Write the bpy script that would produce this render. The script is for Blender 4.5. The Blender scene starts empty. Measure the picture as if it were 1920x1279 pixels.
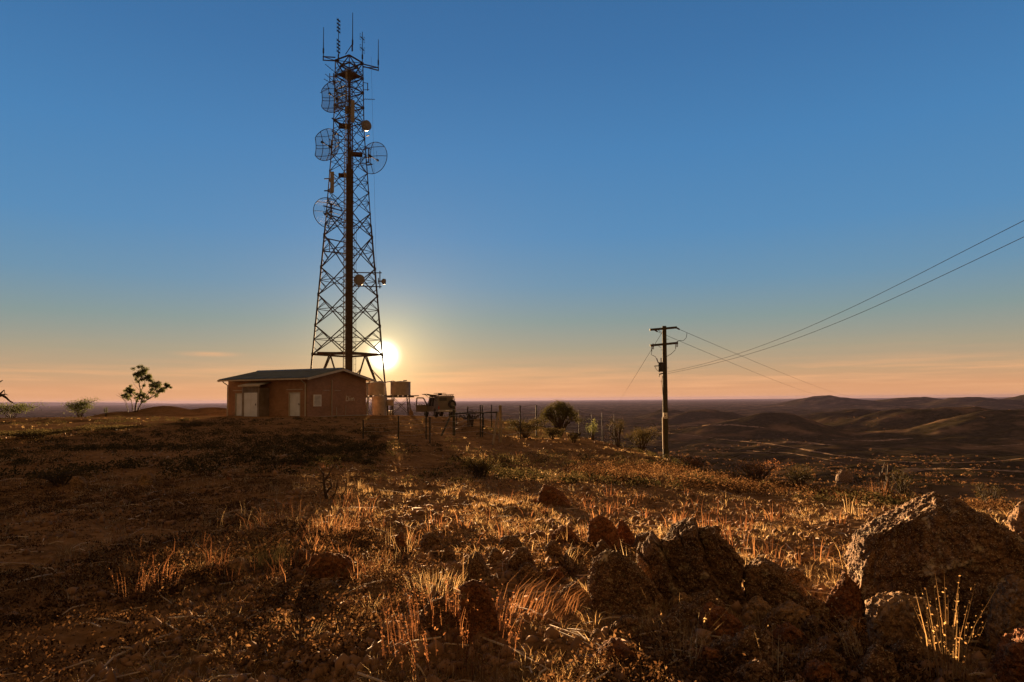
import bpy, bmesh, math, random
import numpy as np
from mathutils import Vector, Matrix
random.seed(7); rng = np.random.default_rng(11)
sc = bpy.context.scene; col = sc.collection
R = math.radians

# ---------------------------------------------------------------- camera
F = 1280.0; CAMZ = 1.6; PITCH = R(3.0); ROLL = R(0.45); SHIFT = 0.02235
fw = Vector((0, math.cos(PITCH), math.sin(PITCH))); u0 = Vector((0, -math.sin(PITCH), math.cos(PITCH))); r0 = Vector((1, 0, 0))
RT = r0*math.cos(ROLL) - u0*math.sin(ROLL); UP = u0*math.cos(ROLL) + r0*math.sin(ROLL); EYE = Vector((0, 0, CAMZ))
cam_d = bpy.data.cameras.new('camera'); cam = bpy.data.objects.new('camera', cam_d); col.objects.link(cam)
cam.matrix_world = Matrix(((RT.x, UP.x, -fw.x, EYE.x), (RT.y, UP.y, -fw.y, EYE.y), (RT.z, UP.z, -fw.z, EYE.z), (0, 0, 0, 1)))
cam_d.sensor_width = 36; cam_d.lens = 24; cam_d.shift_y = SHIFT; cam_d.clip_start = 0.1; cam_d.clip_end = 200000
sc.camera = cam
def ray(u, v): return fw + RT*((u-960)/F) + UP*((639.5-v)/F + 1.5*SHIFT)
def at(u, v, Y):
    d = ray(u, v); return EYE + d*(Y/d.y)

# ---------------------------------------------------------------- light
SUN = ray(720, 667).normalized()
SUN_EL = math.asin(SUN.z); SUN_AZ = math.atan2(SUN.x, SUN.y)
def lin(r, g, b): return tuple(((c/255)/12.92 if c <= 10 else ((c/255+0.055)/1.055)**2.4) for c in (r, g, b))
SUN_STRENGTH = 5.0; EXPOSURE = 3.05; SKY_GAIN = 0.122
world = bpy.data.worlds.new('World'); sc.world = world; world.use_nodes = True
class NT:
    def __init__(s, tree): s.t = tree; s.n = tree.nodes; s.l = tree.links
    def new(s, typ, **kw):
        n = s.n.new(typ)
        for k, v in kw.items():
            if k.startswith('i_'): n.inputs[k[2:].replace('_', ' ')].default_value = v
            else: setattr(n, k, v)
        return n
    def link(s, a, b): s.l.new(a, b)
    def math(s, op, a, b=None, c=None):
        n = s.n.new('ShaderNodeMath'); n.operation = op
        for i, x in enumerate((a, b, c)):
            if x is None: continue
            if isinstance(x, (int, float)): n.inputs[i].default_value = x
            else: s.l.new(x, n.inputs[i])
        return n.outputs[0]
    def vmath(s, op, a, b=None):
        n = s.n.new('ShaderNodeVectorMath'); n.operation = op
        for i, x in enumerate((a, b)):
            if x is None: continue
            if isinstance(x, (tuple, list, Vector)): n.inputs[i].default_value = tuple(x)
            else: s.l.new(x, n.inputs[i])
        return n
    def ramp(s, fac, stops, interp='LINEAR'):
        n = s.n.new('ShaderNodeValToRGB'); n.color_ramp.interpolation = interp
        e = n.color_ramp.elements
        while len(e) < len(stops): e.new(0.5)
        for el, (p, c) in zip(e, stops):
            el.position = p; el.color = (*c, 1) if len(c) == 3 else c
        s.l.new(fac, n.inputs[0]); return n.outputs[0]
    def mix(s, fac, a, b, mode='MIX'):
        n = s.n.new('ShaderNodeMix'); n.data_type = 'RGBA'; n.blend_type = mode
        for i, x in ((0, fac), (6, a), (7, b)):
            if isinstance(x, (int, float)): n.inputs[i].default_value = x
            elif isinstance(x, tuple): n.inputs[i].default_value = (*x, 1) if len(x) == 3 else x
            else: s.l.new(x, n.inputs[i])
        return n.outputs[2]
    def noise(s, vec, scale, detail=5, rough=0.55, out='Fac'):
        n = s.n.new('ShaderNodeTexNoise'); n.inputs['Scale'].default_value = scale; n.inputs['Detail'].default_value = detail
        n.inputs['Roughness'].default_value = rough
        if vec is not None: s.l.new(vec, n.inputs['Vector'])
        return n.outputs[out]
w = NT(world.node_tree); w.n.clear()
tc = w.new('ShaderNodeTexCoord'); dirv = tc.outputs['Generated']
sep = w.new('ShaderNodeSeparateXYZ'); w.link(dirv, sep.inputs[0])
elev = w.math('MULTIPLY', w.math('ARCSINE', sep.outputs[2]), 180/math.pi)
fac = w.math('POWER', w.math('DIVIDE', w.math('MAXIMUM', elev, 0.0), 90.0), 0.5)
def st(e, *c): return (math.sqrt(e/90), lin(*c))
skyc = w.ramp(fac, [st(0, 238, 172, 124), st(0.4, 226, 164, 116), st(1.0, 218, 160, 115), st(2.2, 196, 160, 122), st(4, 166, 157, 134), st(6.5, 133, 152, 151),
                    st(9.5, 107, 146, 173), st(13.5, 87, 139, 183), st(20, 73, 129, 180), st(27, 62, 114, 166), st(34, 55, 103, 154), st(48, 66, 70, 72), st(90, 74, 66, 50)])  # last two stops, above the frame: invented dull warm overhead, to darken and warm shadows
sky = w.new('ShaderNodeTexSky'); sky.sky_type = 'NISHITA'; sky.sun_disc = False
sky.sun_elevation = SUN_EL; sky.sun_rotation = SUN_AZ; sky.air_density = 1.0; sky.dust_density = 1.5; sky.ozone_density = 1.5
nish = w.mix(1.0, sky.outputs[0], (0.002, 0.002, 0.002), 'MULTIPLY')
# thin cloud streaks low over the horizon
cv = w.vmath('MULTIPLY', dirv, (3.0, 3.0, 70.0)).outputs[0]
cn = w.noise(cv, 1.6, 7, 0.6)
cl = w.ramp(cn, [(0.46, (0, 0, 0)), (0.66, (1, 1, 1))])
band = w.ramp(w.math('DIVIDE', elev, 10.0), [(0.0, (0.25,)*3), (0.09, (0.85,)*3), (0.20, (0.8,)*3), (0.32, (0.12,)*3), (0.5, (0, 0, 0))])
cm = w.math('MULTIPLY', w.math('MULTIPLY', cl, band), 0.75)
WD = ray(392, 664).normalized(); azn = w.math('ARCTAN2', sep.outputs[0], sep.outputs[1])   # one thin wisp left of the tower
wa = w.math('POWER', w.math('DIVIDE', w.math('SUBTRACT', azn, math.atan2(WD.x, WD.y)), 0.030), 2.0); we = w.math('POWER', w.math('DIVIDE', w.math('SUBTRACT', elev, math.degrees(math.asin(WD.z))), 0.16), 2.0)
wn = w.noise(w.vmath('MULTIPLY', dirv, (14.0, 14.0, 160.0)).outputs[0], 1.5, 5, 0.6)
cm = w.math('MINIMUM', w.math('ADD', cm, w.math('MULTIPLY', w.math('EXPONENT', w.math('MULTIPLY', w.math('ADD', wa, we), -1.0)), w.math('MULTIPLY', wn, 1.1))), 1.0)
skyc = w.mix(cm, skyc, lin(240, 178, 128))
# the sun and its aureole
dt = w.vmath('DOT_PRODUCT', dirv, SUN).outputs['Value']
ang = w.math('MULTIPLY', w.math('ARCCOSINE', w.math('MINIMUM', dt, 1.0)), 180/math.pi)
core = w.math('MULTIPLY', w.math('EXPONENT', w.math('MULTIPLY', w.math('POWER', w.math('DIVIDE', ang, 0.72), 2.0), -1.0)), 9.0)
g1 = w.math('MULTIPLY', w.math('EXPONENT', w.math('DIVIDE', ang, -2.0)), 1.0)
g2 = w.math('MULTIPLY', w.math('EXPONENT', w.math('DIVIDE', ang, -5.0)), 0.15)
def scol(f, c):
    n = w.new('ShaderNodeVectorMath', operation='SCALE'); n.inputs[0].default_value = c; w.link(f, n.inputs['Scale']); return n.outputs[0]
# unseen sky behind the viewer: invented warm tan, added as fill for the shaded ground
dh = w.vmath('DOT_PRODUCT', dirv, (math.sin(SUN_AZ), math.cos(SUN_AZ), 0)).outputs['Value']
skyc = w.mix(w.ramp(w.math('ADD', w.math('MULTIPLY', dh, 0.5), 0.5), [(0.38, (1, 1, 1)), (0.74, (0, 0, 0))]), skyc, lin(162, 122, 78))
tot = w.vmath('ADD', skyc, scol(core, (1, .92, .72))).outputs[0]
tot = w.vmath('ADD', tot, scol(g1, (1.0, .72, .28))).outputs[0]
tot = w.vmath('ADD', tot, scol(g2, (1.0, .62, .26))).outputs[0]
tot = w.vmath('ADD', tot, nish).outputs[0]
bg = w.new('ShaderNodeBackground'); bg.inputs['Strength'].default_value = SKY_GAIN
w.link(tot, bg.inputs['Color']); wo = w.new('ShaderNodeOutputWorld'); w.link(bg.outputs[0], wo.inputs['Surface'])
sun_d = bpy.data.lights.new('sun', 'SUN'); sun_d.energy = SUN_STRENGTH; sun_d.angle = R(0.5); sun_d.color = (1.0, 0.60, 0.28)
sun = bpy.data.objects.new('sun', sun_d); col.objects.link(sun)
sun.rotation_euler = (-SUN).to_track_quat('-Z', 'Y').to_euler(); sun.location = SUN*100
sc.view_settings.view_transform = 'Standard'; sc.view_settings.look = 'None'; sc.view_settings.gamma = 1; sc.view_settings.exposure = EXPOSURE
sc.cycles.max_bounces = 6; sc.cycles.diffuse_bounces = 3; sc.cycles.transmission_bounces = 4; sc.cycles.volume_bounces = 1
sc.cycles.transparent_max_bounces = 8; sc.cycles.use_denoising = True; sc.cycles.sample_clamp_indirect = 4.0

# ---------------------------------------------------------------- helpers
def tag(o, label=None, cat=None, group=None, kind=None):
    if label: o['label'] = label
    if cat: o['category'] = cat
    if group: o['group'] = group
    if kind: o['kind'] = kind
    return o
def empty(name, loc, rz=0.0, label=None, cat=None, group=None):
    o = bpy.data.objects.new(name, None); col.objects.link(o); o.location = loc; o.rotation_euler = (0, 0, rz); o.empty_display_size = 0.3
    return tag(o, label, cat, group)
def link_mesh(name, me, mat, parent=None, smooth=False):
    if mat: me.materials.append(mat)
    if smooth: me.polygons.foreach_set('use_smooth', [True]*len(me.polygons))
    o = bpy.data.objects.new(name, me); col.objects.link(o)
    if parent: o.parent = parent
    return o
def np_mesh(name, V, Fs, mat, parent=None, smooth=False, attrs=None):
    if not isinstance(Fs, (list, tuple)): Fs = [Fs]
    me = bpy.data.meshes.new(name)
    V = np.asarray(V, np.float32); me.vertices.add(len(V)); me.vertices.foreach_set('co', V.ravel())
    idx = np.concatenate([f.ravel() for f in Fs]).astype(np.int32)
    tot_ = np.concatenate([np.full(len(f), f.shape[1], np.int32) for f in Fs])
    me.loops.add(len(idx)); me.loops.foreach_set('vertex_index', idx)
    me.polygons.add(len(tot_)); start = np.concatenate([[0], np.cumsum(tot_)[:-1]]).astype(np.int32)
    me.polygons.foreach_set('loop_start', start); me.polygons.foreach_set('loop_total', tot_)
    if smooth: me.polygons.foreach_set('use_smooth', np.ones(len(tot_), bool))
    for k, a in (attrs or {}).items():
        at_ = me.attributes.new(k, 'FLOAT', 'POINT'); at_.data.foreach_set('value', np.asarray(a, np.float32))
    me.update(calc_edges=True); me.validate()
    return link_mesh(name, me, mat, parent)
class MB:
    def __init__(s): s.v = []; s.f = []
    def add(s, vs, fs):
        k = len(s.v); s.v += [tuple(p) for p in vs]; s.f += [tuple(i+k for i in f) for f in fs]; return s
    def box(s, c, size, m=None):
        x, y, z = (d/2 for d in size)
        vs = [Vector((a*x, b*y, e*z)) for a in (-1, 1) for b in (-1, 1) for e in (-1, 1)]
        if m is not None: vs = [m @ q for q in vs]
        c = Vector(c)
        return s.add([q+c for q in vs], [(0, 1, 3, 2), (4, 6, 7, 5), (0, 4, 5, 1), (2, 3, 7, 6), (0, 2, 6, 4), (1, 5, 7, 3)])
    def bar(s, p0, p1, w_, h_=None, up=(0, 0, 1)):
        p0, p1 = Vector(p0), Vector(p1); h_ = h_ or w_
        d = (p1-p0); L = d.length; d.normalize(); upv = Vector(up)
        if abs(d.dot(upv)) > 0.98: upv = Vector((1, 0, 0))
        a = d.cross(upv).normalized(); b = a.cross(d)
        vs = [p+a*(i*w_/2)+b*(j*h_/2) for p in (p0, p1) for i, j in ((-1, -1), (1, -1), (1, 1), (-1, 1))]
        return s.add(vs, [(3, 2, 1, 0), (4, 5, 6, 7), (0, 1, 5, 4), (1, 2, 6, 5), (2, 3, 7, 6), (3, 0, 4, 7)])
    def tube(s, pts, rad, n=6, cap=True):
        pts = [Vector(p) for p in pts]; rad = rad if isinstance(rad, (list, tuple)) else [rad]*len(pts)
        k = len(s.v); a = None
        for i, p in enumerate(pts):
            d = (pts[min(i+1, len(pts)-1)] - pts[max(i-1, 0)])
            d = d.normalized() if d.length > 1e-9 else Vector((0, 0, 1))
            if a is None:
                a = d.orthogonal().normalized()
            else:
                a = (a - d*a.dot(d)); a = a.normalized() if a.length > 1e-6 else d.orthogonal().normalized()
            b = d.cross(a)
            for j in range(n):
                t = 2*math.pi*j/n; s.v.append(tuple(p + (a*math.cos(t)+b*math.sin(t))*rad[i]))
        for i in range(len(pts)-1):
            for j in range(n):
                s.f.append((k+i*n+j, k+i*n+(j+1) % n, k+(i+1)*n+(j+1) % n, k+(i+1)*n+j))
        if cap:
            s.f.append(tuple(k+j for j in reversed(range(n)))); s.f.append(tuple(k+(len(pts)-1)*n+j for j in range(n)))
        return s
    def quadgrid(s, P):   # P[i][j] points
        k = len(s.v); m, n = len(P), len(P[0])
        for r_ in P: s.v += [tuple(p) for p in r_]
        for i in range(m-1):
            for j in range(n-1): s.f.append((k+i*n+j, k+i*n+j+1, k+(i+1)*n+j+1, k+(i+1)*n+j))
        return s
    def prism(s, poly, axis, a, b):   # poly in the two other axes (in order), extruded along axis from a to b
        def p3(q, t):
            return (t, q[0], q[1]) if axis == 0 else ((q[0], t, q[1]) if axis == 1 else (q[0], q[1], t))
        n = len(poly)
        return s.add([p3(q, a) for q in poly]+[p3(q, b) for q in poly],
                     [tuple(range(n)), tuple(reversed(range(n, 2*n)))] + [(i, n+i, n+(i+1) % n, (i+1) % n) for i in range(n)])
    def build(s, name, mat, parent=None, smooth=False, fix=True):
        me = bpy.data.meshes.new(name); me.from_pydata(s.v, [], s.f)
        if fix:
            bm = bmesh.new(); bm.from_mesh(me); bmesh.ops.recalc_face_normals(bm, faces=bm.faces); bm.to_mesh(me); bm.free()
        return link_mesh(name, me, mat, parent, smooth)

# numpy value noise
def _h(ix, iy, iz, seed):
    n = (ix.astype(np.int64)*374761393 + iy.astype(np.int64)*668265263 + iz.astype(np.int64)*2147483647 + seed*1274126177) & 0xffffffff
    n = ((n ^ (n >> 13))*1274126177) & 0xffffffff
    n = ((n ^ (n >> 15))*2246822519) & 0xffffffff
    return ((n ^ (n >> 16)) & 0xffffff)/float(0xffffff)*2-1
def vn3(x, y, z, seed=0):
    ix, iy, iz = np.floor(x), np.floor(y), np.floor(z); fx, fy, fz = x-ix, y-iy, z-iz
    fx, fy, fz = (t*t*t*(t*(t*6-15)+10) for t in (fx, fy, fz))
    ix, iy, iz = ix.astype(np.int64), iy.astype(np.int64), iz.astype(np.int64)
    o = 0
    for a in (0, 1):
        for b in (0, 1):
            for c in (0, 1):
                o = o + (fx if a else 1-fx)*(fy if b else 1-fy)*(fz if c else 1-fz)*_h(ix+a, iy+b, iz+c, seed)
    return o
def vn2(x, y, seed=0):
    ix, iy = np.floor(x), np.floor(y); fx, fy = x-ix, y-iy
    fx, fy = (t*t*t*(t*(t*6-15)+10) for t in (fx, fy))
    ix, iy = ix.astype(np.int64), iy.astype(np.int64); z = np.zeros_like(ix)
    return (1-fx)*(1-fy)*_h(ix, iy, z, seed)+fx*(1-fy)*_h(ix+1, iy, z, seed)+(1-fx)*fy*_h(ix, iy+1, z, seed)+fx*fy*_h(ix+1, iy+1, z, seed)
def fbm2(x, y, oct_=4, seed=0, gain=0.5):
    o = 0; a = 1.0; f = 1.0
    for i in range(oct_):
        o = o + a*vn2(x*f+17.3*i, y*f-9.1*i, seed+i); a *= gain; f *= 2.03
    return o
def fbm3(p, oct_=4, seed=0, gain=0.5):
    o = 0; a = 1.0; f = 1.0
    for i in range(oct_):
        o = o + a*vn3(p[:, 0]*f+3.1*i, p[:, 1]*f-7.7*i, p[:, 2]*f+1.3*i, seed+i); a *= gain; f *= 2.03
    return o

# ---------------------------------------------------------------- terrain
TR = [0.5, 5, 10, 16, 22, 32, 45, 60, 75, 95, 130, 200, 350, 600, 1000, 2000, 5000, 70000]
TAB = {
 -60: [0, 0, 0, 0, -.1, -.1, .1, .4, .4, -1, -6, -20, -45, -60, -60, -60, -60, -60],
 -36: [0, 0, .05, .05, .0, .0, .1, .45, .45, -1, -6, -20, -45, -60, -60, -60, -60, -60],
 -28: [0, 0, .05, .05, .0, .0, .1, .35, .4, -.6, -5, -20, -45, -60, -60, -60, -60, -60],
 -17: [0, 0, .0, -.05, -.1, -.1, .1, .33, .33, .0, -4, -18, -45, -60, -60, -60, -60, -60],
 -8: [.1, .1, -.08, -.28, -.33, -.33, -.1, .15, .1, -.8, -6, -20, -44, -58, -60, -60, -60, -60],
 0: [.1, .1, -.12, -.34, -.48, -.55, -.4, -.25, -.6, -2.6, -8.5, -22, -42, -55, -60, -60, -60, -60],
 6: [.1, .1, -.14, -.38, -.58, -.70, -.9, -1.5, -3.2, -6.5, -13, -27, -45, -55, -60, -60, -60, -60],
 12.5: [.1, .1, -.15, -.42, -.65, -1.05, -2.0, -4.4, -7.5, -12, -20, -32, -47, -54, -60, -60, -60, -60],
 18: [.1, .1, -.16, -.48, -.85, -2.2, -5, -9, -13, -18, -26, -36, -47, -54, -60, -60, -60, -60],
 25: [.1, .1, -.17, -.52, -1.25, -3.5, -7.5, -12, -16, -21, -28, -37, -47, -54, -60, -60, -60, -60],
 38: [.1, .1, -.18, -.55, -1.5, -4.5, -9, -14, -18, -23, -30, -38, -47, -54, -60, -60, -60, -60],
 70: [0, 0, -.1, -.5, -1.5, -4.5, -9, -14, -18, -23, -30, -38, -47, -54, -60, -60, -60, -60],
 180: [0, 0, -.1, -.5, -1.2, -2, -4, -8, -14, -20, -30, -38, -47, -54, -60, -60, -60, -60],
}
_azk = np.array(sorted(TAB)); _T = np.array([TAB[k] for k in sorted(TAB)], float)
_AZ = np.linspace(-180, 180, 721); _LR = np.linspace(math.log(0.5), math.log(70000), 420)
_azc = np.where(_AZ < -60, -60, _AZ)
_t1 = np.array([np.interp(_LR, np.log(TR), row) for row in _T]); _GT = np.array([np.interp(_azc, _azk, _t1[:, j]) for j in range(len(_LR))]).T
def _blur(A, n, ax):
    k = np.hanning(2*n+3)[1:-1]; k /= k.sum()
    P = np.pad(A, [(n, n) if i == ax else (0, 0) for i in range(2)], mode='edge')
    return np.apply_along_axis(lambda q: np.convolve(q, k, 'valid'), ax, P)
_GT = _blur(_blur(_GT, 7, 1), 7, 0)
def table_h(r, az):
    a = np.clip((az+180)/0.5, 0, 719.999); l = np.clip((np.log(np.maximum(r, .5))-_LR[0])/(_LR[1]-_LR[0]), 0, 418.999)
    i, j = a.astype(int), l.astype(int); fa, fl = a-i, l-j
    return (_GT[i, j]*(1-fa)+_GT[i+1, j]*fa)*(1-fl)+(_GT[i, j+1]*(1-fa)+_GT[i+1, j+1]*fa)*fl
# bumps: u, v of the top, distance, half widths in pixels (left, right), depth sigma in metres, base z
HILLS = [(1545, 743.5, 4200, 62, 95, 420, -60), (1700, 745, 4000, 60, 120, 400, -60), (1830, 745, 3600, 90, 70, 380, -60), (1990, 730, 3300, 75, 160, 420, -60),
         (1740, 758, 1180, 150, 240, 150, -56), (1930, 757, 1000, 210, 260, 130, -55), (1620, 768, 1500, 150, 150, 160, -57),
         (1445, 774, 1150, 130, 110, 100, -56), (1325, 766, 1700, 75, 90, 120, -58), (1255, 768, 2100, 40, 60, 160, -58), (1590, 772, 1350, 60, 90, 110, -56),
         (40, 754, 26000, 90, 120, 2500, -60), (150, 754.6, 27000, 60, 120, 2500, -60), (-90, 752, 24000, 100, 90, 2500, -60)]
_hb = []
for (u, v, d, wl, wr, sd, zb) in HILLS:
    p = at(u, v, d); _hb.append((p.x, p.y, p.z-zb, wl*d/F, wr*d/F, sd))
_m = at(305, 757, 72); _m2 = at(395, 764, 72); _m3 = at(225, 764, 71)
MOUNDS = [(_m.x, _m.y, 1.12, 4.0, 2.6), (_m2.x, _m2.y, .85, 3.8, 2.4), (_m3.x, _m3.y, .7, 3.2, 2.2)]
def hgt(x, y):
    x = np.asarray(x, float); y = np.asarray(y, float)
    r = np.hypot(x, y); az = np.degrees(np.arctan2(x, y)); h = table_h(r, az)
    hb_ = None
    for (bx, by, hh, wl, wr, sd) in _hb:
        dx = x-bx; wd = np.where(dx < 0, wl, wr)
        hm_ = hh*np.exp(-(np.abs(dx/wd)**2.0) - ((y-by)/sd)**2); hb_ = hm_ if hb_ is None else np.maximum(hb_, hm_)
    h = h+hb_*(1+.10*fbm2(x/120, y/120, 4, 91)*np.clip((9000-r)/5000, 0, 1))
    mz = 0
    for (bx, by, hh, sx, sy) in MOUNDS:
        mz = np.maximum(mz, hh*np.exp(-((x-bx)/sx)**2-((y-by)/sy)**2))
    h = h+mz
    near = np.clip(1.6-r/90, 0, 1); far = np.clip((r-130)/250, 0, 1)*np.clip((9000-r)/5000, 0, 1)
    site = np.clip(1-np.maximum(np.abs(x+16)/13, np.abs(y-66)/12), 0, 1)**0.5   # levelled yard round the shed
    near = near*(1-0.85*site)
    h = h + near*(0.07*fbm2(x/5.1, y/5.1, 2, 3)+0.048*fbm2(x/1.1, y/1.1, 2, 5)*np.clip(1.3-r/45, 0, 1)+np.clip(1.3-r/20, 0, 1)*(0.026*fbm2(x/.27, y/.27, 3, 8)-.02*np.abs(fbm2(x/.16, y/.16, 3, 14, .6))))
    h = h + far*(3.4*fbm2(x/210, y/210, 4, 21)+2.0*fbm2(x/38, y/38, 4, 25))
    return h
def hz(x, y): return float(hgt(np.array([x]), np.array([y]))[0])
_ts = np.geomspace(1.2, 30000, 5000)
def gnd(u, v):
    d = ray(u, v); X = d.x*_ts; Y = d.y*_ts; Z = CAMZ+d.z*_ts; g = Z < hgt(X, Y)
    if not g.any(): return None
    k = int(np.argmax(g)); return Vector((X[k], Y[k], hz(X[k], Y[k])))
az_d = np.arange(-46, 46.001, 0.2); az_s = np.concatenate([np.arange(-180, -46, 4.0), az_d, np.arange(47, 181, 4.0)])
az_s = np.unique(np.clip(az_s, -180, 180)); az_s = az_s[az_s < 179.9]
rr = np.geomspace(0.6, 40000, 1320)
A, RR = np.meshgrid(np.radians(az_s), rr); X = RR*np.sin(A); Y = RR*np.cos(A); Z = hgt(X.ravel(), Y.ravel()).reshape(X.shape)
nr, na = X.shape; idx = np.arange(nr*na).reshape(nr, na)
q = np.stack([idx[:-1], np.roll(idx, -1, 1)[:-1], np.roll(idx, -1, 1)[1:], idx[1:]], -1).reshape(-1, 4)

def new_mat(name):
    m = bpy.data.materials.new(name); m.use_nodes = True; t = NT(m.node_tree); t.n.clear()
    out = t.new('ShaderNodeOutputMaterial'); return m, t, out
def principled(t, out, colr, rough=0.8, metal=0.0, bump=None, bstr=0.4, bdist=0.02, spec=0.3):
    b = t.new('ShaderNodeBsdfPrincipled'); b.inputs['Roughness'].default_value = rough if isinstance(rough, (int, float)) else 0.5
    if not isinstance(rough, (int, float)): t.link(rough, b.inputs['Roughness'])
    b.inputs['Metallic'].default_value = metal; b.inputs['Specular IOR Level'].default_value = spec
    if isinstance(colr, tuple): b.inputs['Base Color'].default_value = (*colr, 1)
    else: t.link(colr, b.inputs['Base Color'])
    if bump is not None:
        bn = t.new('ShaderNodeBump'); bn.inputs['Strength'].default_value = bstr; bn.inputs['Distance'].default_value = bdist
        t.link(bump, bn.inputs['Height']); t.link(bn.outputs[0], b.inputs['Normal'])
    t.link(b.outputs[0], out.inputs['Surface']); return b
def simple(name, c1, c2=None, scale=6.0, rough=0.8, metal=0.0, bump=0.3, bdist=0.01, spec=0.3):
    m, t, o = new_mat(name); tcn = t.new('ShaderNodeTexCoord').outputs['Object']
    c2 = c2 or tuple(x*0.6 for x in c1)
    n = t.noise(tcn, scale, 6, 0.6); c = t.ramp(n, [(0.3, c2), (0.7, c1)])
    n2 = t.noise(tcn, scale*4, 4, 0.6); principled(t, o, c, rough, metal, n2, bump, bdist, spec); return m

# ground material
gm, t, o = new_mat('outback_earth')
P = t.new('ShaderNodeNewGeometry').outputs['Position']
far = t.new('ShaderNodeAttribute', attribute_name='far').outputs['Fac']
n_f = t.noise(P, 9.0, 8, 0.65); n_m = t.noise(P, 0.9, 6, 0.6); n_l = t.noise(P, 0.12, 4, 0.55)
vor = t.new('ShaderNodeTexVoronoi'); vor.inputs['Scale'].default_value = 16; t.link(P, vor.inputs['Vector'])
dirt = t.ramp(n_f, [(0.25, (.045, .026, .011)), (0.5, (.16, .092, .042)), (0.75, (.34, .215, .12))])
dirt = t.mix(t.ramp(n_m, [(0.42, (0, 0, 0)), (0.68, (1, 1, 1))]), dirt, (.045, .026, .010))
stone = t.ramp(vor.outputs['Color'], [(0.0, (.13, .07, .038)), (1.0, (.36, .23, .145))])
dirt = t.mix(t.ramp(n_l, [(0.35, (0.1,)*3), (0.7, (0.55,)*3)]), dirt, stone)
p2 = t.vmath('MULTIPLY', P, (1.0, 1.0, 0.0)).outputs[0]
f1 = t.noise(p2, 0.012, 8, 0.62); f2 = t.noise(p2, 0.11, 6, 0.7); f3 = t.noise(p2, 0.0016, 5, 0.55)
veg = t.ramp(f2, [(0.35, (.022, .019, .008)), (0.6, (.060, .046, .021)), (0.75, (.125, .085, .046))])
fcol = t.mix(t.ramp(f1, [(0.50, (0, 0, 0)), (0.64, (0.75,)*3)]), veg, (.21, .135, .082))
fcol = t.mix(t.ramp(f3, [(0.4, (0, 0, 0)), (0.62, (0.8,)*3)]), fcol, (.024, .019, .010))
gc = t.mix(far, dirt, fcol)
bh = t.math('ADD', t.math('MULTIPLY', n_f, 0.7), t.math('MULTIPLY', vor.outputs['Distance'], 0.5))
db_ = t.new('ShaderNodeBsdfDiffuse'); db_.inputs['Roughness'].default_value = 0.6; t.link(gc, db_.inputs['Color'])
bn = t.new('ShaderNodeBump'); bn.inputs['Strength'].default_value = 0.7; bn.inputs['Distance'].default_value = 0.03; t.link(bh, bn.inputs['Height']); t.link(bn.outputs[0], db_.inputs['Normal']); t.link(db_.outputs[0], o.inputs['Surface'])
rflat = RR.ravel(); far_a = np.clip((rflat-70)/90, 0, 1)
ground = np_mesh('ground', np.stack([X.ravel(), Y.ravel(), Z.ravel()], 1), q, gm, None, True, {'far': far_a})
tag(ground, kind='structure')

tm, t, o = new_mat('pale_track_dirt'); P = t.new('ShaderNodeNewGeometry').outputs['Position']; db_ = t.new('ShaderNodeBsdfDiffuse')
t.link(t.ramp(t.noise(P, .25, 6), [(.35, (.10, .065, .038)), (.65, (.34, .24, .16))]), db_.inputs['Color']); t.link(db_.outputs[0], o.inputs['Surface'])
def drape(pix, width, seed):
    pts = []
    for i in range(len(pix)-1):
        for k in range(10):
            f_ = k/10; p = gnd(pix[i][0]+(pix[i+1][0]-pix[i][0])*f_, pix[i][1]+(pix[i+1][1]-pix[i][1])*f_)
            if p is not None and p.y > 200: pts.append((p.x, p.y))
    Q = np.array(pts); d = np.gradient(Q, axis=0); d /= np.linalg.norm(d, axis=1)[:, None]+1e-9; nrm = np.stack([-d[:, 1], d[:, 0]], 1); n = len(Q); rg = np.random.default_rng(seed)
    wv = width*(1+.5*np.interp(np.arange(n), np.arange(0, n+6, 6), rg.uniform(-1, 1, len(np.arange(0, n+6, 6)))))
    offs = np.linspace(-.5, .5, 7); G = Q[:, None]+nrm[:, None]*wv[:, None, None]*offs[None, :, None]+rg.normal(0, .12, (n, 7, 1))*width*.3*np.abs(offs)[None, :, None]*2
    z_ = hgt(G[..., 0].ravel(), G[..., 1].ravel())+.22; I = np.arange(n*7).reshape(n, 7)
    return np.concatenate([G.reshape(-1, 2), z_[:, None]], 1), np.stack([I[:-1, :-1], I[1:, :-1], I[1:, 1:], I[:-1, 1:]], -1).reshape(-1, 4)
for k, (pix, wd_) in enumerate((([(1230, 811), (1300, 817), (1370, 826), (1440, 832), (1500, 842), (1560, 853), (1620, 861), (1690, 866), (1760, 869), (1860, 866), (1940, 858)], 5.0),
                               ([(1225, 800), (1300, 798), (1370, 797), (1440, 803)], 7.0), ([(1470, 829), (1520, 832), (1570, 836)], 14.0), ([(1560, 825), (1640, 827), (1720, 822)], 7.0), ([(1690, 884), (1760, 879), (1840, 881), (1940, 886)], 9.0), ([(1400, 846), (1480, 850), (1540, 860), (1600, 873)], 3.0),
                               ([(1830, 838), (1880, 836), (1950, 832)], 6.0))):
    V_, f_ = drape(pix, wd_*.7, k); tag(np_mesh('dirt_track', V_, f_, tm, None, True), kind='structure')
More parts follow.
